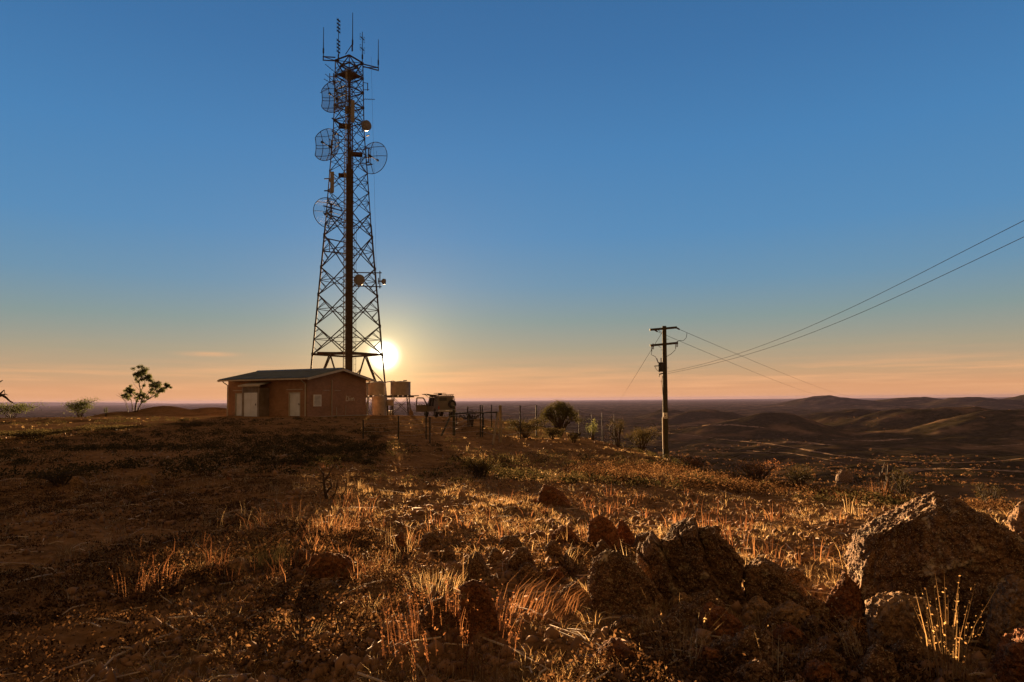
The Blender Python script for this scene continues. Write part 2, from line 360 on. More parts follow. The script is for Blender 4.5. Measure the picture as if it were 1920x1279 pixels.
# ---------------------------------------------------------------- materials
M = {
 'steel': simple('weathered_tower_steel', (.085, .07, .055), (.035, .028, .022), 3, 0.85, 0.0, 0.3, 0.01, 0.08),
 'galv': simple('galvanised_steel', (.42, .40, .37), (.22, .21, .19), 2.5, 0.7, 0.2, 0.3, 0.01, 0.15),
 'wire': simple('dark_wire', (.03, .028, .028), (.02, .02, .02), 4, 0.95, 0, 0, .01, 0.0),
 'cable': simple('black_cable_sheath', (.07, .045, .028), (.03, .02, .014), 4, 0.6),
 'dish': simple('grey_dish_paint', (.16, .16, .18), (.10, .10, .115), 2, 0.6),
 'panel': simple('pale_antenna_shell', (.20, .20, .21), (.15, .15, .16), 2, 0.5),
 'rust': simple('rusty_platform_steel', (.10, .05, .025), (.04, .02, .012), 5, 0.85, 0.2),
 'wood': simple('old_pole_timber', (.065, .06, .035), (.028, .026, .014), 8, 0.9, 0, 0.6, 0.02),
 'post': simple('grey_post_timber', (.30, .23, .15), (.12, .09, .055), 9, 0.9, 0, 0.6, 0.02),
 'dark': simple('dark_metal', (.05, .05, .048), (.025, .025, .024), 6, 0.85, 0, .2, .01, .08),
 'porcelain': simple('brown_porcelain', (.12, .06, .035), (.06, .03, .02), 5, 0.25),
 'white': simple('faded_white_paint', (.75, .74, .70), (.55, .53, .50), 3, 0.6),
 'door': simple('pale_door_paint', (.60, .64, .74), (.46, .49, .57), 1.5, 0.55),
 'roof': simple('green_grey_roof_sheet', (.17, .19, .15), (.10, .11, .09), 1.2, 0.5, 0.3),
 'trim': simple('cream_trim_paint', (.42, .38, .32), (.30, .27, .22), 4, 0.6),
 'tank': simple('tank_corrugated_steel', (.30, .25, .21), (.16, .13, .10), 1.5, 0.55, 0.5),
 'concrete': simple('stained_concrete', (.33, .30, .26), (.18, .16, .13), 2, 0.9),
 'carpaint': simple('dusty_tan_paint', (.14, .115, .09), (.09, .075, .058), 1.4, 0.4),
 'rubber': simple('tyre_rubber', (.03, .028, .026), (.018, .017, .016), 10, 0.9),
 'bark': simple('dark_bark', (.075, .05, .03), (.03, .02, .012), 12, 0.95, 0, 0.6),
 'blue': simple('blue_plastic_mesh', (.16, .19, .30), (.09, .10, .15), 6, 0.6),
 'redplas': simple('tail_lamp_plastic', (.35, .03, .02), (.2, .02, .02), 6, 0.3),
}
gl, t, o = new_mat('dusty_glass'); b = principled(t, o, (.05, .05, .05), 0.08); M['glass'] = gl
bk, t, o = new_mat('red_brown_brick'); tcn = t.new('ShaderNodeTexCoord').outputs['Object']
sp = t.new('ShaderNodeSeparateXYZ'); t.link(tcn, sp.inputs[0]); cb = t.new('ShaderNodeCombineXYZ')
t.link(t.math('ADD', sp.outputs[0], sp.outputs[1]), cb.inputs[0]); t.link(sp.outputs[2], cb.inputs[1])
br = t.new('ShaderNodeTexBrick'); t.link(cb.outputs[0], br.inputs['Vector'])
for k, v in (('Color1', (.30, .145, .078, 1)), ('Color2', (.20, .09, .05, 1)), ('Mortar', (.36, .29, .22, 1)), ('Scale', 1.0), ('Mortar Size', .008), ('Brick Width', .24), ('Row Height', .086)):
    br.inputs[k].default_value = v
bc = t.mix(t.ramp(t.noise(tcn, 0.8, 6), [(0.35, (0, 0, 0)), (0.75, (0.5,)*3)]), br.outputs['Color'], (.12, .07, .045))
principled(t, o, bc, 0.9, 0, br.outputs['Fac'], -0.3, 0.01); M['brick'] = bk
def foliage_mat(name, stops, transl=0.45, rough=0.7):
    m, t, o = new_mat(name); a = t.new('ShaderNodeAttribute', attribute_name='tint').outputs['Fac']
    c = t.ramp(a, stops); d = t.new('ShaderNodeBsdfDiffuse'); tr = t.new('ShaderNodeBsdfTranslucent')
    t.link(c, d.inputs[0]); t.link(c, tr.inputs[0]); mx = t.new('ShaderNodeMixShader'); mx.inputs[0].default_value = transl
    t.link(d.outputs[0], mx.inputs[1]); t.link(tr.outputs[0], mx.inputs[2]); t.link(mx.outputs[0], o.inputs['Surface']); return m
M['grass'] = foliage_mat('dry_golden_grass', [(0, (.10, .055, .024)), (0.4, (.25, .145, .06)), (0.75, (.40, .27, .12)), (1, (.55, .43, .24))], 0.55)
M['redweed'] = foliage_mat('red_brown_stems', [(0, (.07, .028, .013)), (0.5, (.17, .07, .030)), (1, (.32, .165, .07))], 0.5)
M['greyweed'] = foliage_mat('olive_scrub_leaf', [(0, (.025, .024, .010)), (0.5, (.055, .043, .018)), (1, (.115, .082, .038))], 0.3)
M['brownweed'] = foliage_mat('brown_scrub_leaf', [(0, (.03, .015, .007)), (0.5, (.085, .042, .018)), (1, (.19, .11, .05))], 0.4)
M['leaf'] = foliage_mat('dark_gum_leaf', [(0, (.03, .035, .015)), (0.5, (.06, .07, .028)), (1, (.11, .12, .05))], 0.4)
M['leafy'] = foliage_mat('yellow_green_leaf', [(0, (.05, .06, .018)), (0.5, (.11, .12, .04)), (1, (.2, .19, .07))], 0.5)
M['acacia'] = foliage_mat('fine_acacia_leaf', [(0, (.025, .024, .010)), (0.5, (.05, .045, .016)), (1, (.09, .075, .028))], 0.35)
# rock
def rock_mat(name, base, dark, lich, amt):
    m, t, o = new_mat(name); tcn = t.new('ShaderNodeTexCoord').outputs['Object']
    n1 = t.noise(tcn, 3.0, 8, 0.65); n2 = t.noise(tcn, 14.0, 8, 0.7); n3 = t.noise(tcn, 7.0, 6, 0.6); n4 = t.noise(tcn, 60, 4, 0.6)
    c = t.ramp(n1, [(0.3, dark), (0.55, base), (0.75, tuple(x*1.35 for x in base))])
    c = t.mix(t.ramp(n2, [(0.45, (0, 0, 0)), (0.62, (0.7,)*3)]), c, tuple(x*0.55 for x in dark))
    c = t.mix(t.ramp(n3, [(0.58, (0, 0, 0)), (0.64, (amt,)*3)]), c, lich)
    vv = t.new('ShaderNodeTexVoronoi'); vv.feature = 'DISTANCE_TO_EDGE'; vv.inputs['Scale'].default_value = 4.5; t.link(t.vmath('ADD', tcn, t.noise(tcn, 5, 4, 0.6, 'Color')).outputs[0], vv.inputs['Vector'])
    cr = t.ramp(vv.outputs['Distance'], [(0, (0, 0, 0)), (0.06, (1, 1, 1))])
    n5 = t.noise(tcn, 38, 6, 0.7); n6 = t.noise(tcn, 95, 3, 0.7)
    c = t.mix(t.ramp(n5, [(0.5, (0, 0, 0)), (0.6, (0.75,)*3)]), c, tuple(x*0.35 for x in dark))
    c = t.mix(t.ramp(n6, [(0.55, (0, 0, 0)), (0.63, (amt*.9,)*3)]), c, lich)
    bh = t.math('ADD', t.math('MULTIPLY', n2, 0.9), t.math('ADD', t.math('MULTIPLY', n4, 0.25), t.math('MULTIPLY', cr, 0.35)))
    principled(t, o, c, 0.95, 0, bh, 0.9, 0.025, 0.05); return m
M['rock'] = rock_mat('lichened_red_rock', (.19, .11, .062), (.07, .037, .020), (.46, .37, .25), 0.75)
M['rock_red'] = rock_mat('rust_red_rock', (.24, .10, .045), (.09, .036, .017), (.36, .28, .19), 0.4)
M['rock_ochre'] = rock_mat('ochre_rock', (.30, .19, .10), (.16, .085, .045), (.38, .32, .24), 0.5)
M['stone'] = simple('loose_stone', (.27, .165, .10), (.10, .055, .03), 3, 0.95, 0, 0.5, 0.01, 0.05)

# ---------------------------------------------------------------- lattice tower
TY = 75.0; tp = at(652, 700, TY); tgz = hz(tp.x, TY)
TROT = math.atan2(-tp.x, TY)
tower = empty('communications_tower', (tp.x, TY, tgz), TROT, 'tall dark steel lattice tower hung with dishes and whip antennas behind the brick shed', 'tower')
def tz(v): return at(652, v, TY).z - tgz
PX = 0.0586/math.cos(TROT)*1.0
def tx(u, v=400): return (at(u, v, TY).x - at(652, v, TY).x)*math.cos(TROT)*1.0
_Rz = [tz(v) for v in (790, 690, 420, 320, 250, 215, 118)]; _Rr = [4.42, 3.87, 2.45, 2.02, 1.68, 1.62, 1.5]
def TRad(z): return float(np.interp(z, _Rz, _Rr))
DIRS = [(0, -1), (1, 0), (0, 1), (-1, 0)]
def leg_pt(k, z): r_ = TRad(z); return Vector((DIRS[k % 4][0]*r_, DIRS[k % 4][1]*r_, z))
TOPZ = tz(116)
zs = [0.15]+[tz(v) for v in (665, 611, 554, 503, 443, 399, 360, 323, 290, 258, 228, 200, 172, 145)]+[TOPZ]
for k in range(4):
    m = MB(); zz = [0.1]+[z for z in _Rz if 0.2 < z < TOPZ]+[TOPZ+0.05]; zz = sorted(zz)
    for a, b in zip(zz[:-1], zz[1:]):
        p0, p1 = leg_pt(k, a), leg_pt(k, b); wd = 0.20 if a < 20 else 0.13
        m.tube([p0, p1], wd*0.62, 4)
    for z in zs[1:-1]:
        p = leg_pt(k, z); m.box(p, (.26, .26, .34) if z < 20 else (.17, .17, .22))
    m.build('tower_leg', M['steel'], tower)
    f = MB(); p = leg_pt(k, 0.0); f.box((p.x, p.y, 0.0), (0.9, 0.9, 0.7)); f.build('concrete_footing', M['concrete'], tower)
for k in range(4):
    m = MB()
    for i, (a, b) in enumerate(zip(zs[:-1], zs[1:])):
        lw = 0.085 if a < 20 else 0.06; sw = lw*0.62
        A0, A1, B0, B1 = leg_pt(k, a), leg_pt(k, b), leg_pt(k+1, a), leg_pt(k+1, b)
        if i == 0:   # bottom panel: horizontal beam above, two diagonals rising to its middle
            mid = (A1+B1)/2
            m.bar(A1, B1, .13, .2); m.bar(A0, mid, lw*1.3); m.bar(B0, mid, lw*1.3)
            m.bar((A0+A1)/2, (A0+mid)/2, sw); m.bar((B0+B1)/2, (B0+mid)/2, sw); m.bar((A0+A1)/2, (A0*0.25+mid*0.75), sw); m.bar((B0+B1)/2, (B0*0.25+mid*0.75), sw)
            continue
        m.bar(A0, B1, lw); m.bar(B0, A1, lw)
        wA, wB = (A0-B0).length, (A1-B1).length; tcr = wA/(wA+wB)
        X = A0.lerp(B1, tcr); zA = X.z; PA, PB = leg_pt(k, zA), leg_pt(k+1, zA)
        m.bar(PA, X, sw*1.1); m.bar(X, PB, sw*1.1)
        if b < tz(300):
            for (E0, E1, O0, O1, PE) in ((A0, A1, B1, B0, PA), (B0, B1, A1, A0, PB)):
                q1 = E0.lerp(X, .5); q2 = E1.lerp(X, .5)
                m.bar(PE, q1, sw); m.bar(PE, q2, sw)
                if a < tz(440): m.bar(E0.lerp(PE, .5), E0.lerp(X, .25), sw*.8); m.bar(E1.lerp(PE, .5), E1.lerp(X, .25), sw*.8)
    m.build('face_bracing', M['steel'], tower)
# plan bracing / horizontal rings
for z in zs[1:]:
    m = MB()
    if z > tz(250) or z == zs[1]:
        for k in range(4): m.bar(leg_pt(k, z), leg_pt(k+1, z), .08, .1)
        m.bar(leg_pt(0, z), leg_pt(2, z), .06); m.bar(leg_pt(1, z), leg_pt(3, z), .06)
        m.build('plan_bracing', M['steel'], tower)
# top ring and parapet frame
m = MB()
for z, e in ((TOPZ, 1.0), (TOPZ-0.55, .62)):
    pts = [Vector((DIRS[k][0]*1.55*e, DIRS[k][1]*1.55*e, z)) for k in range(4)]
    for k in range(4): m.bar(pts[k], pts[(k+1) % 4], .14, .12)
for k in range(4): m.bar(leg_pt(k, TOPZ), leg_pt(k+1, TOPZ-1.5), .06); m.bar(leg_pt(k+1, TOPZ), leg_pt(k, TOPZ-1.5), .06)
m.build('top_ring', M['steel'], tower)
def platform(z, r_, name='platform', rails=False, w0=0.0, parent=tower):
    m = MB(); pts = [(DIRS[k][0]*r_, DIRS[k][1]*r_) for k in range(4)]
    m.prism(pts, 2, z-.06, z); return m.build(name, M['rust'], parent)
platform(tz(141), 1.38, 'top_platform')
for v, (xa, xb, ya, yb) in {209: (-.45, .5, -1.0, .1), 238: (-1.1, .1, -.8, .2), 288: (.2, 1.5, -.6, .3), 330: (-1.1, .1, -.7, .1)}.items():
    m = MB(); m.box(((xa+xb)/2, (ya+yb)/2, tz(v)), (xb-xa, yb-ya, .08)); m.bar((xa, ya, tz(v)-.12), (xb, ya, tz(v)-.12), .1, .16); m.bar((xa, yb, tz(v)-.12), (xb, yb, tz(v)-.12), .1, .16)
    m.build('rest_platform', M['rust'], tower)
m = MB(); z = tz(665); m.box((-1.9, -1.2, z+.12), (2.6, 1.0, .1)); m.bar((-3.1, -1.2, z), (3.2, -1.2, z), .16, .22); m.build('rest_platform', M['rust'], tower)
# cable tray with its bundle, just outside the near leg
def trayc(z): r_ = TRad(z); return Vector((0.0, -r_-0.28, z))
cz = [0.2]+[tz(v) for v in (690, 600, 500, 420, 320, 215, 145)]
m = MB()
for s in (-1, 1):
    for a, b in zip(cz[:-1], cz[1:]):
        wa, wb = (.47 if a < tz(240) else .36), (.47 if b < tz(240) else .36)
        m.bar(trayc(a)+Vector((s*wa, 0, 0)), trayc(b)+Vector((s*wb, 0, 0)), .05, .12, (0, 1, 0))
z = .6
while z < cz[-1]:
    wd = .47 if z < tz(240) else .36; m.bar(trayc(z)+Vector((-wd, .06, 0)), trayc(z)+Vector((wd, .06, 0)), .04); z += .75
m.build('cable_tray', M['steel'], tower)
m = MB(); rr_ = random.Random(3)
for i in range(17):
    x = -.22 + .66*i/16; top = cz[-1] if i in (3, 4, 8, 9, 12) else rr_.choice([tz(v) for v in (145, 200, 240, 290, 320, 330)]); r_ = rr_.choice((.02, .026, .03))
    zz = [z for z in cz if z < top]+[top]
    m.tube([trayc(z)+Vector((x*(1 if z < tz(240) else .75), -.03-(.02 if i % 3 else 0), 0)) for z in zz], r_, 5)
m.build('cable_bundle', M['cable'], tower)
m = MB()
for s in (-.42, -.28):
    m.tube([trayc(z)+Vector((s*(1 if z < tz(240) else .8), -.14, 0)) for z in cz], .02, 5)
z = .5
while z < cz[-1]:
    c = 1 if z < tz(240) else .8; m.bar(trayc(z)+Vector((-.42*c, -.14, 0)), trayc(z)+Vector((-.28*c, -.14, 0)), .022); z += .3
m.build('climbing_ladder', M['galv'], tower)
# caged side ladder right of the tray + waveguide pipe
m = MB(); zz = [z for z in cz if z < tz(430)]+[tz(430)]
for s in (.62, .82): m.tube([trayc(z)+Vector((s, .5, 0)) for z in zz], .022, 5)
z = .5
while z < tz(430): m.bar(trayc(z)+Vector((.62, .5, 0)), trayc(z)+Vector((.82, .5, 0)), .025); z += .6 if int(z*10) % 3 else 1.2
m.build('waveguide_ladder', M['steel'], tower)
m = MB(); m.tube([Vector((tx(692, 250)+.1, .3, tz(100))), Vector((tx(690, 300)+.55, .2, tz(300))), Vector((tx(705, 560)+.1, .1, tz(560))), Vector((tx(716, 690), 0, tz(690)))], .013, 4); m.build('earth_cable', M['cable'], tower)

def whip(u, vb, vt, vmount, y=0.0, label=None):
    """thin whip on a stub post, standing in the tower frame"""
    x = tx(u, (vb+vt)/2); m = MB(); zb, zt, zm = tz(vb), tz(vt), tz(vmount)
    m.tube([(x, y, zb), (x, y, zm+.5)], .05, 6)
    m.tube([(x, y, zm), (x, y, zm+.55)], .085, 8)
    m.tube([(x, y, zm+.5), (x, y, zt)], [.05, .032], 6)
    o = m.build('whip_antenna', M['dark'], tower)
    if label: o['label'] = label
    return o
yl = 0.0
whip(604, 118, 57, 105); whip(707, 126, 68, 116); w3 = whip(658, 108, 37, 96, -1.5); w3['label'] = 'tallest centre whip antenna'
m = MB(); m.bar((tx(657), -1.5, tz(108)), (tx(657), -1.5, tz(96)), .1); m.bar((tx(657), -1.5, tz(96)), (tx(645), -1.0, tz(111)), .06); m.build('whip_strut', M['steel'], tower)
for (ua, ub, v1, v2) in ((603, 632, 112, 118), (683, 708, 121, 127)):
    m = MB(); xa, xb = tx(ua), tx(ub)
    if ua == 603: xb = -TRad(TOPZ)
    else: xa = TRad(TOPZ)
    vv = {603: (112, 117, 113, 119), 683: (118, 122, 121, 126)}[ua]
    out, inn = (xa, xb) if ua == 603 else (xb, xa)
    zo1, zo2 = (tz(111.5), tz(118)) if ua == 603 else (tz(121.5), tz(126.5)); zi1, zi2 = (tz(112.5), tz(119)) if ua == 603 else (tz(119.5), tz(124))
    m.bar((out, 0, zo1), (inn, -.25, zi1), .11, .09); m.bar((out, 0, zo2), (inn, -.25, zi2), .11, .09); m.bar((out, 0, zo1+.05), (out, 0, zo2-.05), .1)
    m.bar((out, 0, zo1), (inn, .5, zi1), .06)
    m.build('outrigger_arm', M['steel'], tower)
# stacked dipole collinear (left) and folded dipoles (right)
m = MB(); x = tx(631.5); y = 0
m.tube([(x, y, tz(118)), (x, y, tz(104))], .08, 6); m.tube([(x, y, tz(104)), (x, y, tz(37))], [.045, .03], 6)
for v in (41, 48, 55, 61.5, 79, 86, 92.5, 99.5):
    z = tz(v); m.bar((x-.17, y-.1, z+.08), (x+.17, y+.1, z-.08), .09, .12); m.tube([(x-.17, y-.1, z+.25), (x-.17, y-.1, z-.1)], .02, 5); m.tube([(x+.17, y+.1, z+.1), (x+.17, y+.1, z-.25)], .02, 5)
m.build('dipole_stack_antenna', M['dark'], tower)
m = MB(); x = tx(677)
m.tube([(x, y, tz(120)), (x, y, tz(57))], [.05, .035], 6); m.tube([(x, y, tz(108)), (x, y, tz(100))], .09, 8)
for v in (69, 89):
    z = tz(v); m.bar((x-.22, y-.12, z+.1), (x+.2, y+.12, z-.12), .07)
    for (dx, dy, dz) in ((-.22, -.12, .1), (.2, .12, -.12)):
        for e in (-.06, .06): m.tube([(x+dx+e, y+dy, z+dz-.33), (x+dx+e, y+dy, z+dz+.33)], .015, 4)
        m.bar((x+dx-.06, y+dy, z+dz+.33), (x+dx+.06, y+dy, z+dz+.33), .03); m.bar((x+dx-.06, y+dy, z+dz-.33), (x+dx+.06, y+dy, z+dz-.33), .03)
m.build('folded_dipole_antenna', M['dark'], tower)

def orient(loc, face):
    f = Vector(face).normalized(); rt = Vector((0, 0, 1)).cross(f).normalized(); up_ = f.cross(rt)
    return Matrix(((rt.x, up_.x, f.x, loc[0]), (rt.y, up_.y, f.y, loc[1]), (rt.z, up_.z, f.z, loc[2]), (0, 0, 0, 1)))
def grid_dish(u, v, y, rad, face, cut=1.0, name='grid_dish', label=None, step=.09, rod=.016, foc=.36):
    Mx = orient((tx(u, v), y, tz(v)), face); fl = rad*2*foc
    def S(a, b): return Mx @ Vector((a, b, (a*a+b*b)/(4*fl)))
    rf = MB(); b = -rad+step/2; xmax = lambda bb: min(math.sqrt(max(rad*rad-bb*bb, 0)), cut*rad)
    while b < rad:
        xm = xmax(b); n = 9
        if xm > .1: rf.tube([S(-xm+2*xm*i/(n-1), b) for i in range(n)], rod, 4)
        b += step
    root = rf.build(name, M['dish'], tower)
    if label: root['label'] = label
    rim = MB(); pts = []
    for i in range(64):
        t = 2*math.pi*i/64; a, bb = rad*math.cos(t), rad*math.sin(t); a = max(-cut*rad, min(cut*rad, a)); pts.append(S(a, bb))
    rim.tube(pts+[pts[0]], .04, 5); rim.build('rim', M['steel'], root)
    ribs = MB()
    for a in ((-.45*rad, .0, .45*rad) if cut < 1 else (0.0,)):
        ym = math.sqrt(rad*rad-a*a); ribs.tube([S(a, -ym+2*ym*i/12) for i in range(13)], .035, 5)
    for bb in ((-.62*rad, -.1*rad, .1*rad, .62*rad) if cut < 1 else (-.02*rad, .6*rad)):
        xm = xmax(bb); ribs.tube([S(-xm+2*xm*i/12, bb) for i in range(13)], .035, 5)
    ribs.build('rib', M['steel'], root)
    fd = MB(); fp = Mx @ Vector((0, 0, fl)); fd.tube([Mx @ Vector((0, 0, 0)), fp], .05, 6); fd.tube([fp, Mx @ Vector((0, 0, fl+.22))], .13, 8)
    for a in (-.4, .4): fd.tube([S(a*rad, .3*rad), fp], .018, 4)
    fd.build('feed_horn', M['dark'], root)
    mt = MB(); bk = Mx @ Vector((0, 0, -.3)); mt.tube([Mx @ Vector((0, 0, .02)), bk], .16, 8)
    mt.tube([Mx @ Vector((0, -.8*rad*.6, -.3)), Mx @ Vector((0, .8*rad*.6, -.3))], .07, 6)
    for e in (-.45, .45):
        mt.bar(Mx @ Vector((0, e*rad, -.3)), S(0, e*rad), .06); q_ = Mx @ Vector((0, e*rad, -.3)); sgn = 1 if q_.x > 0 else -1
        r2 = TRad(q_.z); mt.bar(q_, Vector((sgn*r2, 0, q_.z)), .08); mt.bar(q_, Vector((0, (-1 if q_.y < 0 else 1)*r2, q_.z)), .06)
    mt.build('dish_mount', M['steel'], root); return root
grid_dish(629, 197, -1.3, 1.75, (-.50, -.86, .0), .86, label='upper left grid dish with clipped sides')
grid_dish(617, 285, -1.2, 1.75, (-.55, -.83, .0), .84, label='lower left grid dish with clipped sides')
grid_dish(693, 287, .5, 1.82, (.6, .8, 0), 1.0, 'round_grid_dish', 'round grid dish on the far right side', .11, .011)
grid_dish(618, 396, .7, 1.72, (-.42, .9, 0), 1.0, 'round_grid_dish', 'round grid dish low on the left side', .11, .010)
def drum(u, v, y, rad, face, dep, label=None):
    Mx = orient((tx(u, v), y, tz(v)), face); m = MB()
    prof = [(0, dep*.5+.06), (rad*.5, dep*.5+.045), (rad*.96, dep*.5), (rad, dep*.5-.02), (rad, -dep*.2), (rad*.55, -dep*.5), (.12, -dep*.62), (0, -dep*.62)]
    n = 28; P = [[Mx @ Vector((r_*math.cos(2*math.pi*j/n), r_*math.sin(2*math.pi*j/n), h)) for j in range(n+1)] for r_, h in prof]
    m.quadgrid(P); o = m.build('drum_dish', M['dish'], tower, True)
    if label: o['label'] = label
    a = MB(); q_ = Mx @ Vector((0, 0, -dep*.6)); s = 1 if q_.x > 0 else -1
    a.tube([q_, q_+Vector((0, 0, 0))-Vector(face).normalized()*.35], .07, 6); e = q_-Vector(face).normalized()*.35
    a.tube([e+Vector((0, 0, -rad*1.1)), e+Vector((0, 0, rad*1.1))], .055, 6)
    a.build('dish_mount', M['steel'], o); return o
drum(684, 235.5, -.35, .56, (.55, -.83, -.02), .6, 'large solid drum dish on the upper right leg')
drum(672, 530, -1.9, .58, (.12, -.99, 0), .55, 'solid drum dish facing the camera side')
drum(719, 526, -.1, .31, (.95, .25, 0), .4, 'small drum dish at the end of the right outrigger')
m = MB(); za, zb = tz(514), tz(537)
m.bar((tx(662, 520), -1.6, za-.1), (tx(715, 513), -.1, za+.25), .1); m.bar((tx(662, 540), -1.6, zb-.2), (tx(715, 538), -.1, zb+.05), .1); m.tube([(tx(712, 520), -.15, za+.45), (tx(712, 540), -.15, zb-.15)], .06, 6)
m.build('outrigger_arm', M['steel'], tower)
# panel antennas
def panelant(u, v0, v1, wpx, y, label):
    m = MB(); z0, z1 = tz(v1), tz(v0); x = tx(u, v0); m.box((x, y, (z0+z1)/2), (wpx*.0586, .18, z1-z0)); m.box((x, y, z0-.04), (wpx*.04, .12, .1))
    o = m.build('panel_antenna', M['panel'], tower); o['label'] = label
    s = -1 if x < 0 else 1
    for z in (z0+.4, z1-.4): a = MB(); a.bar((x, y+.1, z), (s*TRad(z)*.8, 0, z), .07); a.build('panel_mount', M['steel'], o)
panelant(621.5, 327, 365, 7, -.5, 'long grey panel antenna clamped to the left leg'); panelant(658.8, 204, 243, 6.5, -2.3, 'pale panel antenna in front of the cable tray')
m = MB()
for (ua, va, ub, vb) in ((607, 340, 621, 337), (607, 362, 621, 360), (605, 449, 650, 459), (604, 474, 650, 479), (605, 590-200, 640, 396), (605, 603-200, 640, 411), (620, 226, 640, 236), (620, 250, 640, 258), (685, 254, 690, 256), (684, 295, 694, 297), (686, 309, 696, 310)):
    m = MB(); m.bar((tx(ua, va), -.3, tz(va)), (tx(ub, vb), -.9 if ub > 640 else 0, tz(vb)), .11); m.build('antenna_bracket', M['steel'], tower)
m = MB(); m.bar((tx(617, 454), -.3, tz(452)), (tx(617, 474), -.3, tz(475)), .09); m.build('bracket_upright', M['steel'], tower)
# yagis
def yagi(u0, v0, u1, v1, y0, y1, n, ln, label=None, vert=True):
    m = MB(); a = Vector((tx(u0, v0), y0, tz(v0))); b = Vector((tx(u1, v1), y1, tz(v1))); m.tube([a, b], .03, 5); d = (b-a).normalized()
    e = Vector((0, 0, 1)) if vert else d.cross(Vector((0, 0, 1))).normalized()
    for i in range(n):
        p = a.lerp(b, .08+.9*i/(n-1)); l = ln*(1-.35*i/(n-1)); m.tube([p-e*l/2, p+e*l/2], .013, 4)
    return m.build('yagi_antenna', M['steel'], tower)
yagi(631, 142, 608, 130, 0, -.6, 6, .5, vert=False); yagi(630, 165, 606, 159, 0, -.8, 6, .5, vert=False); yagi(628, 160, 608, 148, -.2, -.6, 5, .5, vert=False)
yagi(616, 165, 598, 172.5, .4, .9, 6, .55, vert=False); yagi(680, 182, 701, 177, .2, .7, 6, .55, vert=False); 
m = MB()
for x_, va, vb in ((616, 144, 161), (623, 143, 164)): m.tube([(tx(x_, va), -.35, tz(va)), (tx(x_, vb), -.35, tz(vb))], .045 if x_ == 616 else .06, 5)
for v in (150, 159): m.bar((tx(616, v), -.35, tz(v)), (tx(631, v), 0, tz(v-3)), .07)
m.build('dipole_frame', M['steel'], tower); m = MB()
m.tube([(tx(687, 152), 0, tz(152)), (tx(687, 168), 0, tz(167))], .05, 5); m.bar((TRad(tz(152)), 0, tz(152)), (tx(687, 152), 0, tz(153)), .05); m.bar((TRad(tz(166)), 0, tz(166)), (tx(690, 165), 0, tz(164.5)), .05)
m.build('dipole_frame', M['steel'], tower)

# ---------------------------------------------------------------- brick shed
C0 = at(576, 780, 58.0); BZ = 0.30; BROT = math.atan2(.903, .43)
shed = empty('equipment_shed', (C0.x, C0.y, BZ), BROT, 'red brick equipment shed with low gable roof, pale doors and white downpipes below the tower', 'shed')
WX, LY, HW, PIT = 8.0, 9.3, 3.35, .20
hr = HW + PIT*WX/2
def wall_with_openings(y0, y1, holes, h):
    """wall in the plane X=0..0.24 along Y with rectangular openings (a, b, top)"""
    m = MB(); y = y0
    for a, b, tp_ in holes:
        m.box((.12, (y+a)/2, h/2), (.24, a-y, h)); m.box((.12, (a+b)/2, (tp_+h)/2), (.24, b-a, h-tp_)); y = b
    m.box((.12, (y+y1)/2, h/2), (.24, y1-y, h)); return m
DO = [(.76, 2.06, 2.1), (4.75, 6.05, 2.15), (7.05, 8.4, 2.1)]
wall_with_openings(.24, LY-.24, DO, HW).build('side_wall', M['brick'], shed)
m = MB(); m.box((WX-.12, LY/2, HW/2), (.24, LY-.48, HW)); m.build('side_wall', M['brick'], shed)
for ya in (0, LY-.24):
    m = MB(); m.prism([(0, -.3), (WX, -.3), (WX, HW), (WX/2, hr), (0, HW)], 1, ya, ya+.24); m.build('gable_wall', M['brick'], shed)
m = MB(); m.box((WX/2, LY/2, -.14), (WX+.3, LY+.3, .28)); m.build('floor_slab', M['concrete'], shed)
for i, (a, b, tp_) in enumerate(DO):
    if i == 1: continue
    d = MB(); d.box((.1, (a+b)/2, tp_/2+.02), (.05, b-a-.12, tp_-.06)); d.box((.07, (a+b)/2, .5), (.02, b-a-.4, .6)); d.box((.07, (a+b)/2, 1.4), (.02, b-a-.4, .8)) if i == 9 else None
    dd = d.build('door', M['door'], shed)
    h = MB(); h.box((.045, a+.2, 1.05), (.06, .03, .14)); h.tube([(.02, a+.2, 1.08), (.02, a+.32, 1.08)], .014, 6); h.build('handle', M['dark'], dd)
    f = MB(); f.box((.03, a+.03, tp_/2), (.1, .06, tp_)); f.box((.03, b-.03, tp_/2), (.1, .06, tp_)); f.box((.03, (a+b)/2, tp_-.03), (.1, b-a-.12, .06)); f.build('frame', M['trim'], dd)
    l = MB(); l.box((-.012, (a+b)/2, tp_+.22), (.03, b-a+.5, .07)); l.build('door_lintel', M['trim'], shed)
# projecting metal porch round the middle door
porch = MB(); PA, PB, PX0 = 4.3, 6.35, -1.15
porch.box((PX0/2-.01, PA+.03, 1.25), (-PX0-.02, .06, 2.5)); porch.box((PX0/2-.01, PB-.03, 1.25), (-PX0-.02, .06, 2.5))
for i in range(12):
    y = PA+.12+i*(PB-PA-.24)/11; porch.box((PX0+.015, y, 2.42), (.03, .1, .62))
porch.box((PX0+.03, PA+.12, 1.05), (.06, .24, 2.1)); porch.box((PX0+.03, PB-.12, 1.05), (.06, .24, 2.1))
po = porch.build('porch', M['tank'], shed)
d = MB(); d.box((PX0+.04, (PA+PB)/2, 1.05), (.05, PB-PA-.52, 2.08)); d.box((PX0+.01, (PA+PB)/2, 1.05), (.02, .03, 2.0)); dd = d.build('door', M['door'], po)
h = MB(); h.box((PX0-.01, PA+.42, 1.05), (.05, .03, .16)); h.build('handle', M['dark'], dd)
